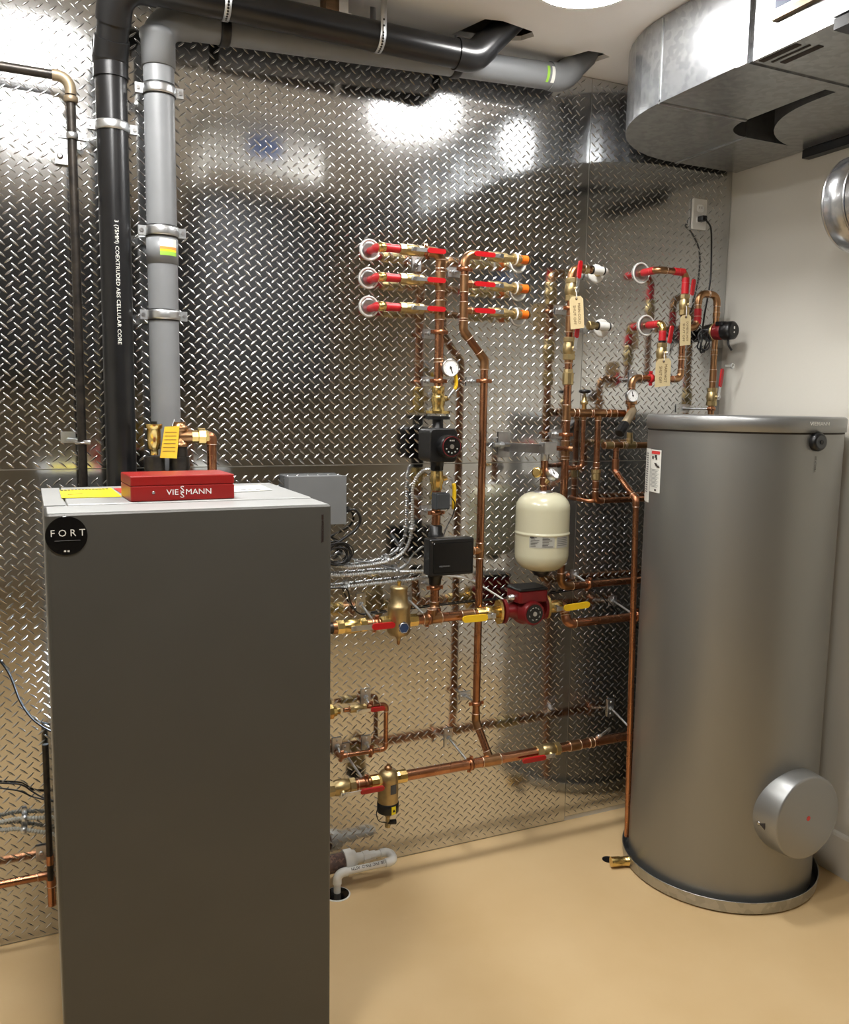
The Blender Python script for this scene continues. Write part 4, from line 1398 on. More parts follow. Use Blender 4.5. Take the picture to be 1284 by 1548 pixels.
# fill loop
DF = .055
LZ = V(560, 1068, DF).z
lp = [Vector((xat(LZ, DF, 520), -DF, LZ)), Vector((xat(LZ, DF, 584), -DF, LZ))]
lx = lp[1].x
lz2 = zat(lx, DF, 1132)
lp += [Vector((lx, -DF, lz2)), Vector((xat(lz2, DF, 514), -DF, lz2)), Vector((xat(lz2, DF, 514), -.006, lz2))]
run('fill_loop', 'thin copper fill loop with red lever right of the boiler', 'pipe', lp, .0085, 'copper', 'copper_fitting', R=.016, hub=.010)
t = thing('brass_reducer', 'brass hex reducer at the start of the thin copper loop', 'fitting', Vector((xat(LZ, DF, 505), -DF, LZ)))
MB().lathe(Vector((xat(LZ, DF, 480), -DF, LZ)), X_, [(0, .022), (.036, .022), (.037, .027), (.056, .027), (.058, .020), (.070, .018), (.072, .012), (.084, .012)], 8, False).build('body', 'brass', t)
ball_valve('small brass valve with red lever on the thin copper loop', Vector((xat(LZ, DF, 541), -DF, LZ)), X_, .0100, .062, X_, .098, body='dull_brass', n=(0, -1, -.2), grip0=.42, wide=.016)
hanger('pipe hanger above the red lever of the thin copper loop', Vector((xat(LZ, DF, 560), -DF, LZ)), .0085, X_, off=(0, .022), plate=(.036, .06))
hanger('pipe hanger below the thin copper loop, right of two', Vector((xat(lz2, DF, 561), -DF, lz2)), .0085, X_, off=(0, .012), plate=(.036, .06))
hanger('pipe hanger below the thin copper loop, left of two', Vector((xat(lz2, DF, 516), -DF, lz2)), .0085, X_, off=(0, .022), plate=(.036, .06))

# ------------------------------------------------------------------ domestic water pipes
DD = .075
CX = V(858, 600, DD).x
rc_ = .0150


def cz(y):
    return zat(CX, DD, y)


TZ = cz(405)
BZ2 = cz(887)
p = [Vector((xat(TZ, DD, 893), -DD, TZ)), Vector((CX, -DD, TZ)), Vector((CX, -DD, BZ2)), Vector((xat(BZ2, DD, 1000), -DD, BZ2))]
B2 = cz(490)
HZ = cz(624)
run('cold_water_pipe', 'tall copper water pipe passing behind the cream expansion tank', 'pipe', p, rc_, 'copper', 'aged_copper', R=.034,
    tees=[(Vector((CX, -DD, B2)), Z_, X_, .030, .013), (Vector((CX, -DD, HZ)), Z_, X_, .030, .015), (Vector((CX, -DD, cz(678))), Z_, (.7, -.7, 0), .03, .010)],
    joints=[(Vector((CX, -DD, cz(545))), Z_, .02), (Vector((CX, -DD, cz(692))), Z_, .012)])
for lb, z, xs in (('white taped pipe stub turning into the wall, upper one', TZ, (896, 918)), ('white taped pipe stub turning into the wall, lower one', B2, (904, 926))):
    xw0, xw1 = xat(z, DD, xs[0]), xat(z, DD, xs[1])
    t = run('white_stub_pipe', lb, 'pipe', [Vector((xat(z, DD, xs[0] - 14), -DD, z)), Vector((xw1, -DD, z)), Vector((xw1, -.003, z))], .0125, 'dull_brass', 'white_pvc', R=.022, hub=.010, rings=False, sleeve=1.2)
    MB().tube([Vector((xw0, -DD, z)), Vector((xw1 - .022, -DD, z))], .0165, 16).build('tape', 'white_pvc', t)
    for xa_, xb_ in ((xw0 - .004, xw0), (xw1 - .022, xw1 - .016)):
        MB().tube([Vector((xa_, -DD, z)), Vector((xb_, -DD, z))], .0168, 16).build('band', 'black_plastic', t)
    MB().lathe(Vector((xw0 - .045, -DD, z)), X_, [(0, .0145), (.002, .0175), (.022, .0175), (.026, .0145)], 8, False).build('coupling', 'dull_brass', t)
    MB().lathe(Vector((xw1, -.004, z)), -Y_, [(0, .036), (.004, .036), (.007, .032), (.007, .016)], 28).build('ring', 'white_pvc', t)
ball_valve('brass valve with upright red lever at the top of the tall water pipe', Vector((CX, -DD, cz(438))), Z_, .0165, .085, Vector((.10, 0, 1)), .105, n=(.12, -1, 0), body='dull_brass', grip0=.36)
ball_valve('brass valve with upright red lever beside the left paper tag', Vector((CX, -DD, cz(527))), Z_, .0165, .085, Vector((.10, 0, 1)), .118, n=(.12, -1, 0), body='dull_brass', grip0=.32)
t = thing('check_valve', 'dull brass check valve on the tall copper water pipe', 'valve', Vector((CX, -DD, cz(570))))
MB().lathe(Vector((CX, -DD, cz(582))), Z_, [(0, .018), (.002, .022), (.045, .0225), (.047, .019), (.060, .018)], 10, False).build('body', 'dull_brass', t)
hanger('pipe hanger on the tall water pipe beside the left paper tag', Vector((CX, -DD, cz(466))), rc_, Z_, plate=(.05, .034))
hanger('pipe hanger on the tall water pipe above the expansion tank', Vector((CX, -DD, cz(657))), rc_, Z_, plate=(.05, .034))
hanger('pipe hanger on the level copper pipe beside the expansion tank foot', Vector((xat(BZ2, DD, 890), -DD, BZ2)), rc_, X_, off=(-.02, .03), plate=(.034, .04))
hanger('pipe hanger above the pump outlet pipe near the silver tank', Vector((xat(V(900, 938, .16).z, .16, 962), -.16, V(900, 938, .16).z)), .017, X_, off=(0, .03), plate=(.034, .04))
# horizontal branch
hx1 = xat(HZ, DD, 944)
run('branch_pipe', 'level copper branch right of the tall water pipe', 'pipe', [Vector((CX + .02, -DD, HZ)), Vector((hx1, -DD, HZ))], .0150, 'copper', 'aged_copper',
    tees=[(Vector((xat(HZ, DD, 883), -DD, HZ)), X_, -Z_, .025, .0085), (Vector((xat(HZ, DD, 905), -DD, HZ)), X_, -Z_, .03, .0125)], joints=[(Vector((xat(HZ, DD, 926), -DD, HZ)), X_, .03)])
VX8 = xat(HZ, DD, 883)
t = thing('stop_valve', 'small stop valve with round black knob on the copper branch', 'valve', Vector((VX8, -DD, HZ)))
MB().lathe(Vector((VX8, -DD, HZ + .012)), Z_, [(0, .009), (.020, .009), (.022, .015), (.034, .015), (.036, .010), (.05, .009), (.052, .005), (.064, .005)], 12).build('body', 'dull_brass', t)
hk = zat(VX8, DD, 595)
b = MB().lathe(Vector((VX8, -DD, hk)), Z_, [(0, .006), (.003, .022), (.010, .024), (.014, .020), (.016, .006)], 8)
b.build('knob', 'black_plastic', t)
z1 = zat(VX8, DD, 707)
run('bypass_pipe', 'thin copper bypass pipe bending back to the tall water pipe', 'pipe', [Vector((VX8, -DD, HZ - .02)), Vector((VX8, -DD, z1)), Vector((CX + .012, -DD, z1))], .0085, 'copper', 'copper_fitting', R=.018, hub=.012)
VX9 = xat(HZ, DD, 905)
z1 = zat(VX9, DD, 757)
p = [Vector((VX9, -DD, HZ - .025)), Vector((VX9, -DD, z1)), Vector((xat(z1, DD, 1010), -DD, z1))]
run('tank_feed_pipe', 'copper feed pipe dropping and turning right behind the silver tank', 'pipe', p, .0120, 'copper', 'copper_fitting', R=.02,
    joints=[(Vector((VX9, -DD, zat(VX9, DD, 703))), Z_, .02), (Vector((VX9, -DD, zat(VX9, DD, 733))), Z_, .03)])
t = thing('check_valve', 'small bright brass check valve on the copper feed pipe', 'valve', Vector((VX9, -DD, zat(VX9, DD, 718))))
MB().lathe(Vector((VX9, -DD, zat(VX9, DD, 726))), Z_, [(0, .014), (.002, .018), (.028, .018), (.030, .020), (.042, .020), (.044, .014)], 10, False).build('body', 'dull_brass', t)
t = thing('wall_anchor', 'small copper clip left of the copper feed elbow', 'bracket', Vector((VX9 - .03, -.02, z1)))
MB().tube([Vector((VX9 - .032, -.004, z1)), Vector((VX9 - .028, -DD, z1)), Vector((VX9, -DD, z1))], .008, 10).build('body', 'copper_fitting', t)

# expansion tank with bracket
DE = .190
EX = V(820, 800, DE).x
ez = lambda y: zat(EX, DE, y)
er = .1000
et = thing('expansion_tank', 'cream expansion tank hanging on the plated wall', 'expansion tank', Vector((EX, -DE, ez(864))))
eh = ez(744) - ez(861)
pr_ = []
for i in range(9):
    a = math.pi / 2 * i / 8
    pr_.append((.058 * (1 - math.cos(a)), er * (.36 + .64 * math.sin(a)) if i else er * .36))
top_ = [(eh - q[0], q[1]) for q in reversed(pr_)]
sz = eh * .485
body = pr_ + [(.062, er), (sz - .010, er), (sz - .005, er), (sz - .003, er + .0022), (sz + .003, er + .0022), (sz + .005, er), (sz + .010, er), (eh - .062, er)] + top_
EO = Vector((EX, -DE, ez(861)))
MB().lathe(EO, Z_, body, 44).build('shell', 'cream_tank', et)
MB().lathe(EO + Z_ * eh, Z_, [(-.004, .036), (.004, .034), (.006, .026)], 28).build('top_flange', 'steel', et)
MB().lathe(EO, -Z_, [(-.002, .038), (.006, .034), (.020, .026), (.022, .012), (.026, .012)], 24).build('air_cap', 'black_plastic', et)
a0, zt1 = cyl_angle((EX, -DE), er, 801, 808)
a1, _ = cyl_angle((EX, -DE), er, 839, 808)
a2, _ = cyl_angle((EX, -DE), er, 842, 808)
_, zt0 = cyl_angle((EX, -DE), er, 820, 829)
pl = cyl_patch((EX, -DE), er, a0, a1, zt0, zt1, 'label', 'label_gray', et)
p2 = cyl_patch((EX, -DE), er, a2, a2 + .62, zt0, zt1, 'label', 'label_gray', et)
b = MB()
cyl = lambda a, z: Vector((EX + math.cos(a) * (er + .0014), -DE + math.sin(a) * (er + .0014), z))
random.seed(4)
for j in range(8):
    zz = zt1 - (zt1 - zt0) * (.10 + j * .115)
    for s0, s1 in ((.06, .42), (.52, .95)):
        k1_ = s0 + (s1 - s0) * random.uniform(.45, 1)
        for q in range(3):
            aa, ab = a0 + (a1 - a0) * (s0 + (k1_ - s0) * q / 3), a0 + (a1 - a0) * (s0 + (k1_ - s0) * (q + 1) / 3)
            b.add([cyl(aa, zz), cyl(ab, zz), cyl(ab, zz + .0020), cyl(aa, zz + .0020)], [(0, 1, 2, 3)])
b.add([cyl(a0 + .03, zt1 - .012), cyl(a0 + .17, zt1 - .012), cyl(a0 + .17, zt1 - .002), cyl(a0 + .03, zt1 - .002)], [(0, 1, 2, 3)])
b.build('print_mark', 'ink', et)['kind'] = 'stuff'
b = MB()
for j in range(6):
    zz = zt1 - (zt1 - zt0) * (.12 + j * .14)
    for q in range(4):
        aa, ab = a2 + .04 + .13 * q, a2 + .04 + .13 * (q + 1)
        b.add([cyl(aa, zz), cyl(ab, zz), cyl(ab, zz + .0026), cyl(aa, zz + .0026)], [(0, 1, 2, 3)])
b.build('print_mark', 'gray_ink', et)['kind'] = 'stuff'
# neck, gauge, bracket
nz = ez(690)
t = run('tank_neck', 'copper neck pipe on top of the cream expansion tank', 'pipe', [Vector((EX, -DE, ez(694))), Vector((EX, -DE, ez(741)))], .0130, 'copper', 'copper_fitting', joints=[(Vector((EX, -DE, ez(728))), Z_, .03)], hub=.01)
gauge('small round gauge tilted up above the cream expansion tank', V(838, 715, .215), (.35, -.7, .62), .026, needle=-20, stem=((-.5, .3, -.7), .035, .010))
t = thing('vent_knob', 'small brass vent knob left of the tilted gauge', 'vent', V(812, 714, .21))
kc = V(812, 714, .21)
MB().lathe(kc + Vector((.025, .02, 0)), Vector((-.75, -.6, 0)), [(0, .007), (.020, .007), (.021, .019), (.036, .019), (.038, .014)], 14).build('body', 'brass', t)
bk = thing('tank_bracket', 'steel bracket arm carrying the cream expansion tank', 'bracket', Vector((EX, -.01, nz)))
pw = V(761, 672, .004)
MB().box(Vector((pw.x, -.008, pw.z)), (.050, .005, .098)).build('wall_plate', 'steel', bk)
bz = ez(679)
arm0, arm1 = Vector((pw.x + .005, -.010, bz)), Vector((EX + .004, -DE, bz))
dv = (arm1 - arm0)
ln_ = dv.length
dv.normalize()
sv = dv.cross(Z_).normalized()
MB().box((arm0 + arm1) / 2, (ln_, .008, .034), (dv, sv, Z_)).box((arm0 + arm1) / 2 + sv * .012 + Z_ * .014, (ln_, .026, .006), (dv, sv, Z_)).build('arm', 'steel', bk)
MB().rbox(Vector((EX + .012, -DE, bz + .004)), (.052, .044, .044), .004).build('block', 'steel', bk)
MB().lathe(Vector((EX, -DE, bz - .018)), -Z_, [(0, .015), (.022, .015), (.024, .013)], 14).build('socket', 'zinc', bk)
MB().tube([Vector((pw.x - .055, -.03, pw.z)), Vector((pw.x + .02, -.03, pw.z))], .008, 10).lathe(Vector((pw.x - .03, -.03, pw.z)), X_, [(0, .014), (.012, .014)], 6, False).build('stud', 'zinc', bk)
run('tank_supply_stub', 'short copper stub joining expansion tank bracket and tall water pipe', 'pipe', [Vector((EX + .036, -DE, bz + .004)), Vector((CX - .004, -DD - .014, cz(678)))], .0095, 'copper', 'copper_fitting', rings=False)

# thermometer, relief valve and tees at the tank inlet
DT = .11
TX = V(955, 600, DT).x
tz = lambda y: zat(TX, DT, y)
EZ = tz(571)
R1X = V(1033, 500, DT).x
r1 = lambda y: zat(R1X, DT, y)
# red line 1: out of wall, right, down, left, down
ry_ = r1(412)
wx = xat(ry_, .0, 968)
p = [Vector((wx, -.003, ry_)), Vector((wx, -DT, ry_)), Vector((R1X, -DT, ry_)), Vector((R1X, -DT, r1(572))), Vector((TX, -DT, EZ)), Vector((TX, -DT, tz(588)))]
p[3].z = EZ
t = run('hot_water_pipe', 'copper pipe with red tape looping from the wall down to the thermometer', 'pipe', p, .0125, 'copper', 'aged_copper', R=.026, hub=.014,
        joints=[(Vector((R1X, -DT, r1(541))), Z_, .012)])
for a_, b_ in ((Vector((wx, -.02, ry_)), Vector((wx, -DT + .02, ry_))), (Vector((xat(ry_, DT, 1019), -DT, ry_)), Vector((R1X - .012, -DT, ry_))), (Vector((R1X, -DT, r1(420))), Vector((R1X, -DT, r1(444))))):
    MB().tube([a_, b_], .0150, 16).build('tape', 'red_tape', t)
ball_valve('brass valve with upright red lever behind the middle paper tag', Vector((R1X, -DT, r1(461))), Z_, .0140, .080, Vector((.12, 0, 1)), .100, n=(.15, -1, 0), body='dull_brass', grip0=.34)
# red line 2
R2X = V(1002, 506, DT).x
r2y = zat(R2X, DT, 489)
p = [Vector((R2X, -.003, r2y)), Vector((R2X, -DT, r2y)), Vector((R2X, -DT, EZ))]
t = run('hot_water_pipe', 'short red taped pipe out of the wall above the right paper tag', 'pipe', p, .0125, 'copper', 'brass', R=.022, hub=.012)
for a_, b_ in ((Vector((R2X, -.02, r2y)), Vector((R2X, -DT + .022, r2y))), (Vector((R2X, -DT, zat(R2X, DT, 500))), Vector((R2X, -DT, zat(R2X, DT, 515))))):
    MB().tube([a_, b_], .0150, 16).build('tape', 'red_tape', t)
MB().tube([Vector((R2X, -DT, zat(R2X, DT, 515))), Vector((R2X, -DT, zat(R2X, DT, 518)))], .0155, 16).build('band', 'black_plastic', t)
ball_valve('brass valve with upright red lever behind the right paper tag', Vector((R2X, -DT, zat(R2X, DT, 534))), Z_, .0145, .080, Vector((.14, 0, 1)), .108, n=(.15, -1, 0), body='dull_brass', grip0=.34)
for lb, P in (('white wall ring around the upper red taped pipe', Vector((wx, 0, ry_))), ('white wall ring around the lower red taped pipe', Vector((R2X, 0, r2y)))):
    t = thing('escutcheon', lb, 'escutcheon', P, 'white wall rings')
    MB().ring(P - Y_ * .008, Y_, .0390, .0036, 32, 8).build('ring', 'white_pvc', t)
    MB().lathe(P - Y_ * .004, -Y_, [(0, .038), (.003, .037), (.0045, .026), (.004, .016)], 28).build('plate', 'steel', t)
cl = Vector((xat(EZ, DT, 984), -DT, EZ))
hanger('pipe hanger left of the right paper tag', cl, .0125, X_, off=(-.01, .0), plate=(.034, .07), ringm='red_tape')
gz_ = tz(599)
t = thing('mixing_valve', 'brass mixing valve body under the thermometer with black slanted knob', 'valve', Vector((TX, -DT, tz(640))))
MB().lathe(Vector((TX, -DT, tz(588))), -Z_, [(0, .015), (.040, .014), (.044, .023), (.060, .023), (.062, .016), (.085, .015), (.090, .018), (.120, .018), (.122, .012)], 14, False).build('body', 'aged_copper', t)
s0, s1 = V(957, 622, DT + .025), V(937, 655, DT + .075)
sd_ = (s1 - s0).normalized()
sl = (s1 - s0).length
MB().lathe(s0, sd_, [(-.01, .013), (sl * .08, .0165), (sl * .55, .017), (sl * .60, .014)], 18).build('slanted_neck', 'iron_tan', t)
MB().lathe(s0, sd_, [(sl * .58, .017), (sl * .62, .0195), (sl * 1.0, .0195), (sl * 1.02, .016)], 10, False).build('knob', 'black_plastic', t)
gauge('small round thermometer between branch pipe and silver tank', V(957.5, 598, DT + .035), (-.12, -1, .03), .0255, needle=15, name='thermometer')
mz = tz(673)
run('tank_inlet_pipe', 'dark copper tees at the inlet left of the silver tank', 'pipe', [Vector((xat(mz, DT, 912), -DT, mz)), Vector((xat(mz, DT, 1000), -DT, mz))], .0130, 'aged_copper', 'dull_brass',
    tees=[(Vector((TX, -DT, mz)), X_, Z_, .05, .012)], joints=[(Vector((xat(mz, DT, 920), -DT, mz)), X_, .04), (Vector((xat(mz, DT, 943), -DT, mz)), X_, .02)])
ux_ = xat(mz, DT, 932)
dq = V(932, 714, DT)
t = run('discharge_pipe', 'copper discharge pipe running down beside the silver tank into the pan', 'pipe',
        [Vector((ux_, -DT, mz)), Vector((ux_, -DT, zat(ux_, DT, 712))), V(962, 755, .30), Vector((V(961, 1000, .30).x, -.30, .058))], .0115, 'copper', 'copper_fitting', R=.018, hub=.016)
MB().tube([Vector((ux_, -DT, zat(ux_, DT, 694))), Vector((ux_, -DT, zat(ux_, DT, 709)))], .0145, 14).build('coupling', 'copper_fitting', t)

# recirculation pump loop
DP = .08
PX = V(1081, 520, DP).x
pz_ = lambda y: zat(PX, DP, y)
UZ = pz_(446)
LXp = xat(UZ, DP, 1057)
lz_ = zat(LXp, DP, 496)
p = [Vector((R1X + .012, -DP, lz_)), Vector((LXp, -DP, lz_)), Vector((LXp, -DP, UZ)), Vector((PX, -DP, UZ)), Vector((PX, -DP, pz_(660)))]
t = run('recirculation_pipe', 'copper pipe arching over beside the small red and black pump', 'pipe', p, .0130, 'aged_copper', 'aged_copper', R=.033, hub=.014,
        joints=[(Vector((PX, -DP, pz_(476))), Z_, .02), (Vector((PX, -DP, pz_(533))), Z_, .02), (Vector((PX, -DP, pz_(568))), Z_, .05)])
MB().tube([Vector((LXp, -DP, zat(LXp, DP, 467))), Vector((LXp, -DP, zat(LXp, DP, 490)))], .0152, 16).build('tape', 'red_tape', t)
pc = Vector((PX, -DP, pz_(502)))
t = thing('recirculation_pump', 'small red and black pump at the right end of the plated wall', 'pump', pc)
ax_ = Vector((.10, -1, .02)).normalized()
MB().lathe(pc - ax_ * .052, ax_, [(0, .026), (.008, .034), (.040, .036), (.046, .034)], 28).build('rear_cover', 'black_plastic', t)
MB().lathe(pc - ax_ * .008, ax_, [(0, .034), (.004, .038), (.010, .038), (.012, .035)], 28).build('clamp_band', 'dull_brass', t)
MB().lathe(pc, ax_, [(.004, .034), (.045, .035), (.047, .033)], 28).build('motor', 'red_pump', t)
MB().lathe(pc, ax_, [(.046, .036), (.050, .038), (.088, .037), (.094, .031), (.096, .027)], 28).build('head', 'black_plastic', t)
b = MB().box(pc + ax_ * .0965 + Z_ * .010, (.006, .001, .010)).box(pc + ax_ * .0965 - Z_ * .008, (.005, .001, .006)).build('head_mark', 'label_white', t)
MB().tube(crv([pc + ax_ * .066 - Z_ * .034, pc + ax_ * .072 - Z_ * .058, pc + ax_ * .080 - Z_ * .080 + X_ * .010]), .0045, 8).build('strain_relief', 'black_plastic', t)
MB().rbox(pc + Vector((-.005, -.046, .030)), (.05, .04, .016), .004).build('connector', 'black_plastic', t)
ball_valve('brass valve with red lever under the small red and black pump', Vector((PX, -DP, pz_(600))), Z_, .0150, .075, Vector((.10, 0, 1)), .118, n=(.3, -1, 0), body='dull_brass', grip0=.34)
t = thing('bleed_screw', 'small zinc wing screw right of the red lever under the pump', 'screw', V(1103, 553, .14))
w0 = V(1103, 553, .14)
MB().tube([w0 - X_ * .026, w0 + X_ * .012], .0045, 8).ring(w0 + X_ * .016, Y_, .009, .0035, 16).build('body', 'zinc', t)
hanger('zinc hanger on the pump pipe just above the silver tank', Vector((PX, -DP, pz_(618))), .013, Z_, off=(-.09, 0), plate=(.07, .034))
for k, (x, y, rr2) in enumerate(((1064, 512, .030), (1061, 520, .026), (1068, 517, .028))):
    pass
loopc = V(1064, 516, .115)
pts = []
for i in range(46):
    a = i * 2 * math.pi / 11.5
    pts.append(loopc + Vector((math.cos(a) * (.030 + .006 * math.sin(i * 1.7)) * .72, .012 * math.sin(i * .9), math.sin(a) * (.040 + .007 * math.cos(i * 1.3)))))
cable('cable_bundle', 'tangled black cable bundle left of the small red pump', pts, .0032, 'black_plastic', n=4, seg=6)

# outlet and cord
oc = V(1054, 325, 0)
t = thing('wall_outlet', 'white duplex outlet with black plug high on the plated wall', 'outlet', oc)
MB().rbox(oc - Y_ * .012, (.074, .122, .012), .005, (X_, Z_, -Y_)).build('cover_plate', 'white_plate', t)
b = MB()
for k in (-1, 1):
    b.rbox(oc - Y_ * .019 + Z_ * (.022 * k), (.034, .030, .003), .010, (X_, Z_, -Y_))
b.build('socket', 'white', t)
b = MB()
for dx in (-.006, .006):
    b.box(oc - Y_ * .0208 + Z_ * .025 + X_ * dx, (.002, .0008, .008))
b.build('slot', 'ink', t)
pg = oc + Vector((-.002, -.036, -.022))
t = thing('power_cord', 'black power cord hanging from the outlet to the red pump', 'cord', pg)
MB().rbox(pg, (.026, .022, .032), .005, (X_, Z_, -Y_)).build('plug', 'black_plastic', t)
cp = [pg + Vector((.004, -.016, 0)), V(1068, 333, .065), V(1075, 345, .06), V(1076, 375, .04), V(1075, 415, .04), V(1071, 445, .045), V(1066, 472, .05), V(1062, 500, .09)]
MB().tube(crv(cp), .0038, 8).build('cord', 'black_plastic', t)

# paper tags on strings


def ptag(label, quad, d, lines, strx):
    q = [V(x, y, d) for x, y in quad]
    c = (q[0] + q[1] + q[2] + q[3]) / 4
    t = thing('paper_tag', label, 'tag', q[0].lerp(q[1], .5))
    ux, uz = (q[1] - q[0]).normalized(), (q[0] - q[3]).normalized()
    w, h = (q[1] - q[0]).length, (q[0] - q[3]).length
    o = q[3]
    cn = min(w, h) * .18
    out = [(0, 0), (w, 0), (w, h - cn), (w - cn, h), (cn, h), (0, h - cn)]
    MB().prism(out, o, ux, uz, .0010).build('card', 'tag_card', t)
    hc = o + ux * (w / 2) + uz * (h - cn * .8)
    nn = ux.cross(uz).normalized()
    MB().lathe(hc, nn, [(0, .0052), (.0018, .0052), (.0018, .0022)], 14).build('eyelet', 'brown_ink', t)
    MB().lathe(hc, nn, [(0, .0024), (.0021, .0024)], 10).build('hole', 'ink', t)
    s1_ = V(strx[0], strx[1], d - .03)
    MB().tube(crv([hc + nn * .002, hc + uz * .012 + nn * .004, s1_, s1_ + Vector((.006, .02, -.006))]), .0011, 6).build('string', 'white', t)
    for i, s_ in enumerate(lines):
        px_ = o + ux * (w * (.66 - .34 * i)) + uz * (h * (.46 - .03 * i)) + nn * .0010
        text(s_, w * .27, px_, -uz, ux, 'brown_ink', t, ext=.0001, lift=.0004, sx=h * .66 / (len(s_) * w * .27 * .62))
    return t


ptag('manila paper tag on the tall water pipe beside two red levers', [(861, 449), (881.5, 447), (884, 496), (863, 498)], .135, ('MAIN COLD', 'SHUT OFF'), (870, 437))
ptag('manila paper tag on the red taped pipe left of the cable bundle', [(1029, 477), (1045, 475.5), (1044.5, 521), (1028, 523)], .165, ('DOMESTIC HOT', 'SHUT OFF'), (1038, 463))
ptag('manila paper tag hanging lowest, right of the small thermometer', [(992, 543), (1015, 541), (1013.5, 585.5), (990, 585.5)], .165, ('MAIN HOT', 'SHUT OFF'), (1004, 532))

# ------------------------------------------------------------------ silver tank and pan
TCX, TCY, TR = 2.3625, -.513, .336
tk = thing('storage_tank', 'tall silver cylindrical water tank standing in the drain pan', 'tank', (TCX, TCY, 0))
TO = Vector((TCX, TCY, 0))
MB().lathe(TO, Z_, [(.012, TR - .02), (.016, TR - .004), (.03, TR - .002), (1.672, TR - .002)], 96).build('jacket', 'tank_silver', tk)
MB().lathe(TO, Z_, [(1.668, TR + .003), (1.6685, TR + .0045), (1.712, TR + .0045), (1.718, TR), (1.720, TR - .006), (1.7205, 0)], 96).build('lid', 'lid_silver', tk)
MB().lathe(TO, Z_, [(1.662, TR - .0012), (1.668, TR - .0012)], 96).build('seam', 'ink', tk)
# hand hole cover facing the room
cc = V(1222, 1237, -TCY + TR + .060)
CR = .148
co = MB()
prc = [(-.10, CR + .012), (.0, CR + .002), (.082, CR - .004), (.088, CR - .009)]
cap_c = Vector((cc.x, TCY - TR + .024, cc.z))
co.lathe(cap_c, -Y_, [(-.14, CR + .010), (-.02, CR + .006), (.080, CR - .001), (.0845, CR - .004), (.086, CR - .009), (.086, .0)], 64)
cov = co.build('hand_hole_cover', 'lid_silver', tk)
MB().lathe(cap_c - Y_ * .0855, -Y_, [(0, .0085), (.0012, .0085)], 20).build('red_dot', 'label_red', cov)
na = math.radians(188)
nc = cap_c + Vector((math.cos(na) * (CR + .003), -.012, math.sin(na) * (CR + .003)))
MB().lathe(nc + Vector((-.001, 0, 0)), Vector((-1, 0, 0)), [(-.004, .007), (.0025, .007), (.003, .004)], 12).build('screw', 'steel', cov)
MB().prism([(-.012, 0), (.014, -.012), (.014, .012)], nc + Vector((.0005, -.014, 0)), -Y_, Z_, .002).build('recess', 'ink', cov)
# thermometer cap, lettering, labels
ak, zk = cyl_angle((TCX, TCY), TR, 1235, 668)
kp = Vector((TCX + math.cos(ak) * TR, TCY + math.sin(ak) * TR, zk))
kn = Vector((math.cos(ak), math.sin(ak), 0))
kb = MB().lathe(kp - kn * .002, kn, [(0, .031), (.012, .031), (.020, .027), (.021, .022)], 28).build('gauge_cap', 'black_plastic', tk)
MB().lathe(kp + kn * .018, kn, [(0, .021), (.002, .021)], 24).build('dial', 'dark_gray_plastic', kb)
MB().lathe(kp + kn * .019, kn, [(0, .007), (.004, .007)], 12).build('knob', 'black_gloss', kb)
al, zl_ = cyl_angle((TCX, TCY), TR + .005, 1238, 641)
rl = TR + .0045


def onlid(a, z):
    return Vector((TCX + math.cos(a) * rl, TCY + math.sin(a) * rl, z))


tan = lambda a: Vector((-math.sin(a), math.cos(a), 0))
for s_, da, dz, sz_ in (('VIE', -.062, 0, .017), ('S', -.010, .0062, .016), ('S', -.010, -.0062, .016), ('MANN', .066, 0, .017)):
    text(s_, sz_, onlid(al + da, zl_), tan(al + da), Z_, 'white_ink', tk, bend=('x', rl), sx=1.2)
av, zv = cyl_angle((TCX, TCY), TR, 1233, 702)
text('300 VITOCELL', .0085, Vector((TCX + math.cos(av) * TR, TCY + math.sin(av) * TR, zv)), -Z_, tan(av), 'ink', tk)
for (xa, xb, yt, ybm, m_) in ((985, 1000.5, 679, 745, 'label_white'), (977.6, 984.6, 676.5, 760, 'label_white')):
    a0, z1_ = cyl_angle((TCX, TCY), TR, xa, yt)
    a1, _ = cyl_angle((TCX, TCY), TR, xb, yt)
    _, z0_ = cyl_angle((TCX, TCY), TR, (xa + xb) / 2, ybm)
    o_ = cyl_patch((TCX, TCY), TR - .0014, a0, a1, z0_, z1_, 'label', m_, tk)
    pt = lambda s, u, rr3=TR + .0006: Vector((TCX + math.cos(a0 + (a1 - a0) * s) * rr3, TCY + math.sin(a0 + (a1 - a0) * s) * rr3, z1_ - (z1_ - z0_) * u))
    b = MB()
    if xa == 985:
        rb = qstrip(MB(), pt, .10, .90, .03, .10, 6).build('red_bar', 'label_red', o_)
        qstrip(b, pt, .18, .36, .15, .22)
        qstrip(b, pt, .45, .66, .12, .18)
        qstrip(b, pt, .55, .68, .18, .23)
        qstrip(b, pt, .42, .55, .165, .185)
        qstrip(b, pt, .45, .66, .31, .335)
        qstrip(b, pt, .52, .74, .335, .36)
        qstrip(b, pt, .56, .86, .36, .385)
        qstrip(b, pt, .66, .92, .385, .41)
        qstrip(b, pt, .55, .72, .92, .96)
        b.build('pictogram', 'ink', o_)['kind'] = 'stuff'
        g = MB()
        for k in range(14):
            u = .46 + k * .031
            qstrip(g, pt, .10, .88 - .1 * (k % 3), u, u + .010, 5)
        g.build('print_line', 'gray_ink', o_)['kind'] = 'stuff'
    else:
        for k in range(18):
            u = .08 + k * .042
            qstrip(b, pt, .45, .80, u, u + .02)
        b.build('print_line', 'gray_ink', o_)['kind'] = 'stuff'
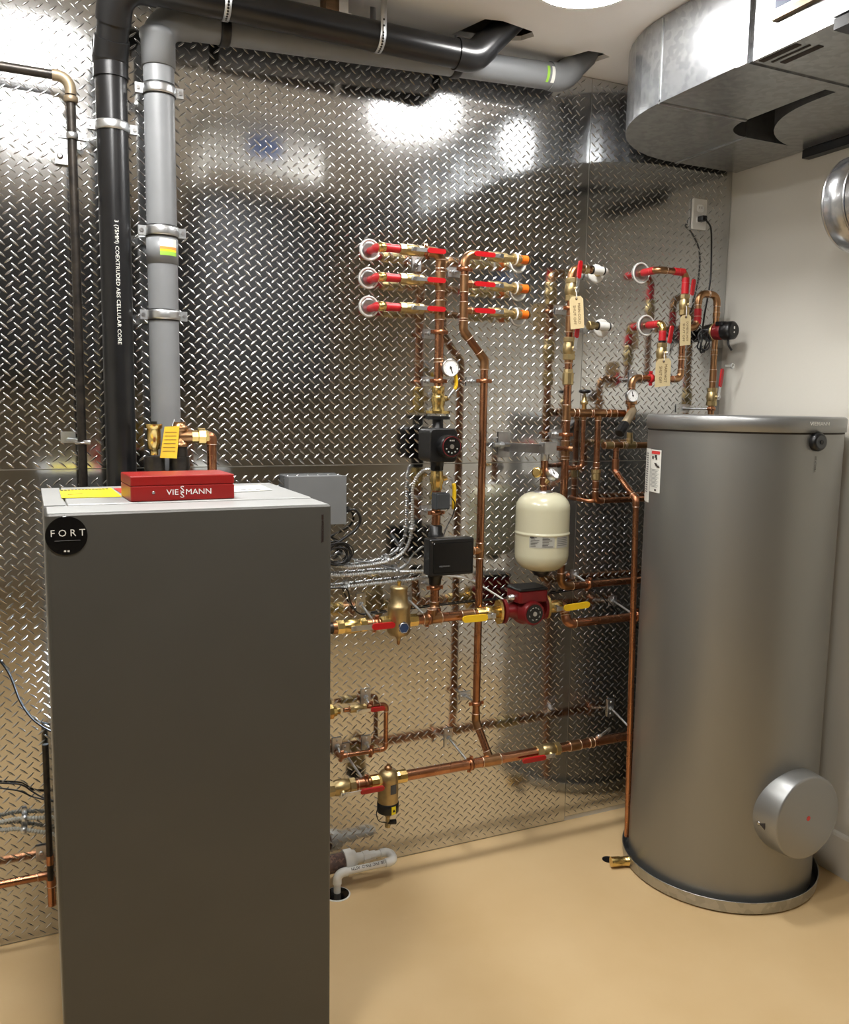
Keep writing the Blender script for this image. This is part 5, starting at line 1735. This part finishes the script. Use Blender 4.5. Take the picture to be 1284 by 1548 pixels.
# drain pan
PR = .357
pn = thing('drain_pan', 'round galvanized drain pan under the silver tank', 'drain pan', (TCX, TCY, 0))
MB().lathe(TO, Z_, [(.004, 0), (.004, PR - .006), (.008, PR - .002), (.046, PR), (.0485, PR + .002), (.050, PR), (.046, PR - .003), (.010, PR - .007), (.007, PR - .011), (.007, 0)], 96).build('pan', 'galvanized_dull', pn)
dp = VZ(932, 1303, .022)
e = Vector((TCX - dp.x, TCY - dp.y, 0)).normalized()
db = TO - e * (PR - .004) + Z_ * .024
dd_ = Vector((-.96, -.10, 0)).normalized()
t = thing('drain_fitting', 'short brass drain fitting on the side of the drain pan', 'fitting', db)
end = VZ(924, 1303, .024)
dd_ = (end - db)
dl_ = dd_.length
MB().lathe(db, dd_, [(-.006, .0185), (.010, .0185), (.011, .0175), (dl_ * .5, .0175), (dl_ * .5 + .001, .0190), (dl_, .0190)], 20).build('body', 'brass', t)
hp_ = VZ(920, 1299, .001)
o_ = MB().lathe(Vector((hp_.x, hp_.y, .0)), Z_, [(0, .024), (.0012, .024)], 24).build('drain_hole', 'black_plastic')
tag(o_, 'small dark drain hole in the floor beside brass drain fitting', 'drain hole')

# ------------------------------------------------------------------ gray junction box and wiring
q0, q1 = V(437, 722.5, .065), V(523.5, 718.5, .065)
q3 = V(523, 791.5, .065)
jx0, jx1 = q0.x, q1.x
jz1, jz0 = (q0.z + q1.z) / 2, q3.z
t = thing('junction_box', 'gray metal junction box on plate right of the boiler', 'electrical box', Vector(((jx0 + jx1) / 2, 0, jz0)))
MB().rbox(Vector(((jx0 + jx1) / 2, -.034, (jz0 + jz1) / 2)), (jx1 - jx0, jz1 - jz0, .056), .003, (X_, Z_, -Y_)).build('back_box', 'gray_box', t)
MB().rbox(Vector(((jx0 + jx1) / 2, -.0625, (jz0 + jz1) / 2)), (jx1 - jx0 + .004, jz1 - jz0 + .004, .005), .003, (X_, Z_, -Y_)).build('cover', 'gray_box', t)
MB().lathe(Vector((jx1, -.03, zat(jx1, .03, 772))), X_, [(0, .011), (.012, .011), (.013, .008), (.026, .006)], 10).build('cable_gland', 'black_plastic', t)
gx = Vector((jx1 + .022, -.03, zat(jx1, .03, 772)))
cable('black_cable', 'black cable looping out of the gray junction box', [gx, V(537, 771, .04), V(545, 783, .04), V(540, 798, .04), V(524, 811, .05), V(505, 824, .06), V(488, 838, .06)], .0050, 'black_plastic')
cl_ = V(510, 838, .06)
pts = []
for i in range(100):
    a = i * 2 * math.pi / 12
    rr_ = 1 + .24 * math.sin(i * .083 * 2.6)
    pts.append(cl_ + Vector((math.cos(a) * .046 * rr_, -.012 * math.sin(i * .37), math.sin(a) * .034 * rr_ + .005 * math.sin(i * .23))))
cable('coiled_cable', 'coil of thin black cable right of the boiler', pts, .0022, 'black_plastic', n=3, seg=6)
cable('gray_cable', 'thin gray cable from the coil to the black mixing controller', [V(524, 840, .05), V(540, 848, .03), V(562, 850, .03), V(585, 857, .03), V(604, 860, .03), V(617, 851, .04), V(625, 838, .06), V(640, 826, .15)], .0028, 'gray_pvc')
cable('black_cable', 'thin black cable from the sensor box down to the mixing controller', [V(683, 752, .12), V(688, 762, .11), V(685, 778, .11), V(676, 796, .12), V(670, 812, .15)], .0022, 'black_plastic')
conduit('flexible steel conduit arching up to the black pump', [V(484, 838, .04), V(497, 852, .035), V(527, 857, .03), V(560, 854, .03), V(590, 847, .03), V(612, 832, .03), V(622, 806, .03), V(624, 770, .03), V(624, 740, .03), V(630, 722, .045), V(641, 711, .07), V(652, 709, .085)])
conduit('flexible steel conduit, upper level one to the mixing controller', [V(484, 868, .035), V(510, 870, .03), V(545, 868, .03), V(580, 865, .03), V(610, 864, .03), V(640, 864, .08), V(655, 866, .14)])
conduit('flexible steel conduit, lower level one behind the bronze separator', [V(484, 889, .035), V(510, 889, .03), V(545, 885, .03), V(580, 881, .03), V(615, 877, .03), V(648, 872, .05), V(668, 870, .05)])
cable('black_cable', 'long thin black cable sagging behind the supply main', [V(484, 890, .05), V(515, 889, .05), V(526, 893, .04), V(530, 910, .02), V(541, 926, .015), V(560, 928, .015), V(640, 918, .015), V(720, 909, .015), V(800, 902, .015), V(860, 893, .015), V(905, 884, .015)], .0028, 'black_plastic')
cable('white_cable', 'white cable from the mixing controller to the red pump', [V(662, 870, .06), V(690, 872, .03), V(705, 875, .02), V(725, 884, .02), V(750, 899, .06), V(768, 911, .12)], .0035, 'white_pvc')
cable('black_cable', 'thin black cable hanging below the level pipe by the tank', [V(893, 890, .02), V(915, 905, .015), V(930, 920, .015), V(945, 935, .015), V(970, 952, .015)], .0018, 'black_plastic')
for lb, x, y in (('zinc clip on the arching flexible conduit', 623, 800), ('zinc clip on the upper level conduit', 600, 864), ('zinc clip on the arching conduit near the coil', 587, 848), ('zinc clip on the lower level conduit', 527, 888)):
    P = V(x, y, .03)
    t = thing('conduit_clip', lb, 'clip', P)
    a_ = Z_ if y == 800 else X_
    MB().lathe(P - a_ * .006, a_, [(0, .009), (0, .0115), (.012, .0115), (.012, .009)], 14).build('ring', 'zinc', t)
    MB().box(Vector((P.x, -.012, P.z)) + (X_ if y == 800 else Z_) * .012, (.014, .014, .014)).build('foot', 'zinc', t)

# ------------------------------------------------------------------ far left, beside the boiler
cable('black_cable', 'thin black cable drooping behind the boiler at far left', [V(-20, 985, .01), V(0, 1000, .012), V(15, 1022, .012), V(30, 1060, .012), V(48, 1086, .012), V(70, 1102, .03), V(90, 1110, .05)], .0030, 'black_plastic')
cable('black_cable', 'upper of two thin dark cables low at far left', [V(-20, 1183, .012), V(5, 1184, .012), V(32, 1186, .012), V(48, 1196, .015), V(66, 1206, .03), V(90, 1212, .05)], .0026, 'black_plastic')
cable('black_cable', 'lower of two thin dark cables low at far left', [V(-20, 1190, .03), V(5, 1192, .03), V(30, 1196, .03), V(48, 1204, .03), V(64, 1208, .04), V(90, 1214, .05)], .0026, 'black_plastic')
conduit('pale flexible conduit at far left, upper of two', [V(-30, 1248, .03), V(0, 1243, .03), V(25, 1238, .03), V(50, 1237, .03), V(75, 1236, .03), V(100, 1236, .04)], .0080, 'label_gray')
conduit('pale flexible conduit at far left, lower of two', [V(-30, 1255, .03), V(0, 1255, .03), V(25, 1253, .03), V(50, 1256, .03), V(75, 1260, .03), V(100, 1266, .04)], .0080, 'label_gray')
P = V(37, 1237, .03)
t = thing('conduit_clip', 'zinc double clip holding two pale conduits at far left', 'clip', P)
P2 = V(36, 1254.5, .03)
for q in (P, P2):
    MB().lathe(q - X_ * .008, X_, [(0, .009), (0, .012), (.016, .012), (.016, .009)], 14).build('ring', 'zinc', t)
MB().box(Vector((P.x, -.010, (P.z + P2.z) / 2)), (.014, .010, abs(P.z - P2.z) + .05)).build('strap', 'zinc', t)
q0 = V(-30, 1343, .08)
q1 = Vector((xat(q0.z, .08, 77), -.08, q0.z))
run('copper_pipe', 'level copper pipe low at far left ending behind the boiler', 'pipe', [q0, q1, Vector((q1.x, -.08, zat(q1.x, .08, 1368)))], .0125, 'copper', 'copper_fitting', R=.02)
q0 = V(68.5, 1125, .10)
t = run('gas_line', 'upright dark pipe along the left flank of the boiler', 'pipe', [q0, Vector((q0.x, q0.y, zat(q0.x, .10, 1330)))], .0095, 'black_iron', 'copper_fitting', rings=False, joints=[(Vector((q0.x, q0.y, zat(q0.x, .10, 1300))), Z_, .03)])
P = V(62, 1290, .012)
t = thing('wall_bracket', 'small zinc bracket beside the boiler low at far left', 'bracket', P)
MB().box(P + Vector((0, .002, 0)), (.03, .006, .05)).build('plate', 'zinc', t)
MB().lathe(P, -Y_, [(0, .008), (.004, .008), (.006, .004)], 8).build('bolt', 'steel', t)
# led work strip on the plate behind the boiler
lp = V(76, 1050, .03)
t = thing('led_strip', 'bright bluish LED strip on the plate at the left boiler edge', 'lamp', lp)
MB().box(Vector((lp.x + .016, -.014, lp.z + .02)), (.008, .020, .26)).build('housing', 'white', t)
MB().box(Vector((lp.x + .0112, -.014, lp.z + .02)), (.0016, .014, .24)).build('diffuser', 'led_white', t)

# ------------------------------------------------------------------ condensate drain
fh = VZ(510, 1350, 0)
DQ = -fh.y
o1 = V(588, 1287, .085)
zq = o1.z
o2 = V(598, 1301, DQ)
LQ = o2.z
p = [Vector((xat(zq, .085, 545), -.085, zq)), Vector((o1.x, -.085, zq)), Vector((o2.x, -DQ, LQ)), Vector((fh.x, -DQ, LQ)), Vector((fh.x, -DQ, -.02))]
t = run('condensate_pipe', 'white plastic condensate pipe bending down into the floor hole', 'pipe', p, .0125, 'white_pvc', 'white_pvc', R=.024, hub=.014, sleeve=1.28, rings=False)
c = Vector(((o2.x + fh.x) / 2 + .008, -DQ - .0125 * .62, LQ + .0125 * .78))
text('1120  PVC  PW-D  ASTM', .0145, c, -X_, Vector((0, -.78, -.62)), 'ink', t, sx=.92, lift=.0008, bend=('y', .0125))
nx = xat(zq, .085, 548)
MB().lathe(Vector((nx, -.085, zq)), X_, [(0, .017), (.001, .022), (.024, .022), (.026, .017), (.050, .016)], 8, False).build('union_nut', 'white_pvc', t)
t = thing('neutralizer_tube', 'clear condensate tube filled with brown granules beside the boiler', 'neutralizer', Vector((nx - .07, -.085, zq - .03)))
na_ = xat(zq, .085, 470)
nb_ = xat(zq, .085, 521)
MB().tube([Vector((na_, -.085, zq)), Vector((nb_, -.085, zq))], .0345, 28).build('shell', 'clear_plastic', t)
MB().tube([Vector((na_ + .002, -.085, zq - .002)), Vector((nb_ - .002, -.085, zq - .002))], .0300, 24).build('granules', 'brown_media', t)
MB().lathe(Vector((nb_ - .004, -.085, zq)), X_, [(0, .0385), (.006, .040), (.030, .040), (.034, .034), (.044, .032), (.048, .020), (nx - nb_ + .006, .018)], 28).build('end_cap', 'white_pvc', t)
t = thing('floor_drain', 'black floor hole with pale rim under the white pipe', 'drain', fh)
hc_ = VZ(510, 1352, 0)
MB().lathe(Vector((hc_.x, hc_.y, 0)), Z_, [(0, .047), (.0022, .047), (.0022, .0430)], 32).build('rim', 'white_pvc', t)
MB().lathe(Vector((hc_.x, hc_.y, 0)), Z_, [(0, .0425), (.0030, .0420)], 32).build('hole', 'black_gloss', t)
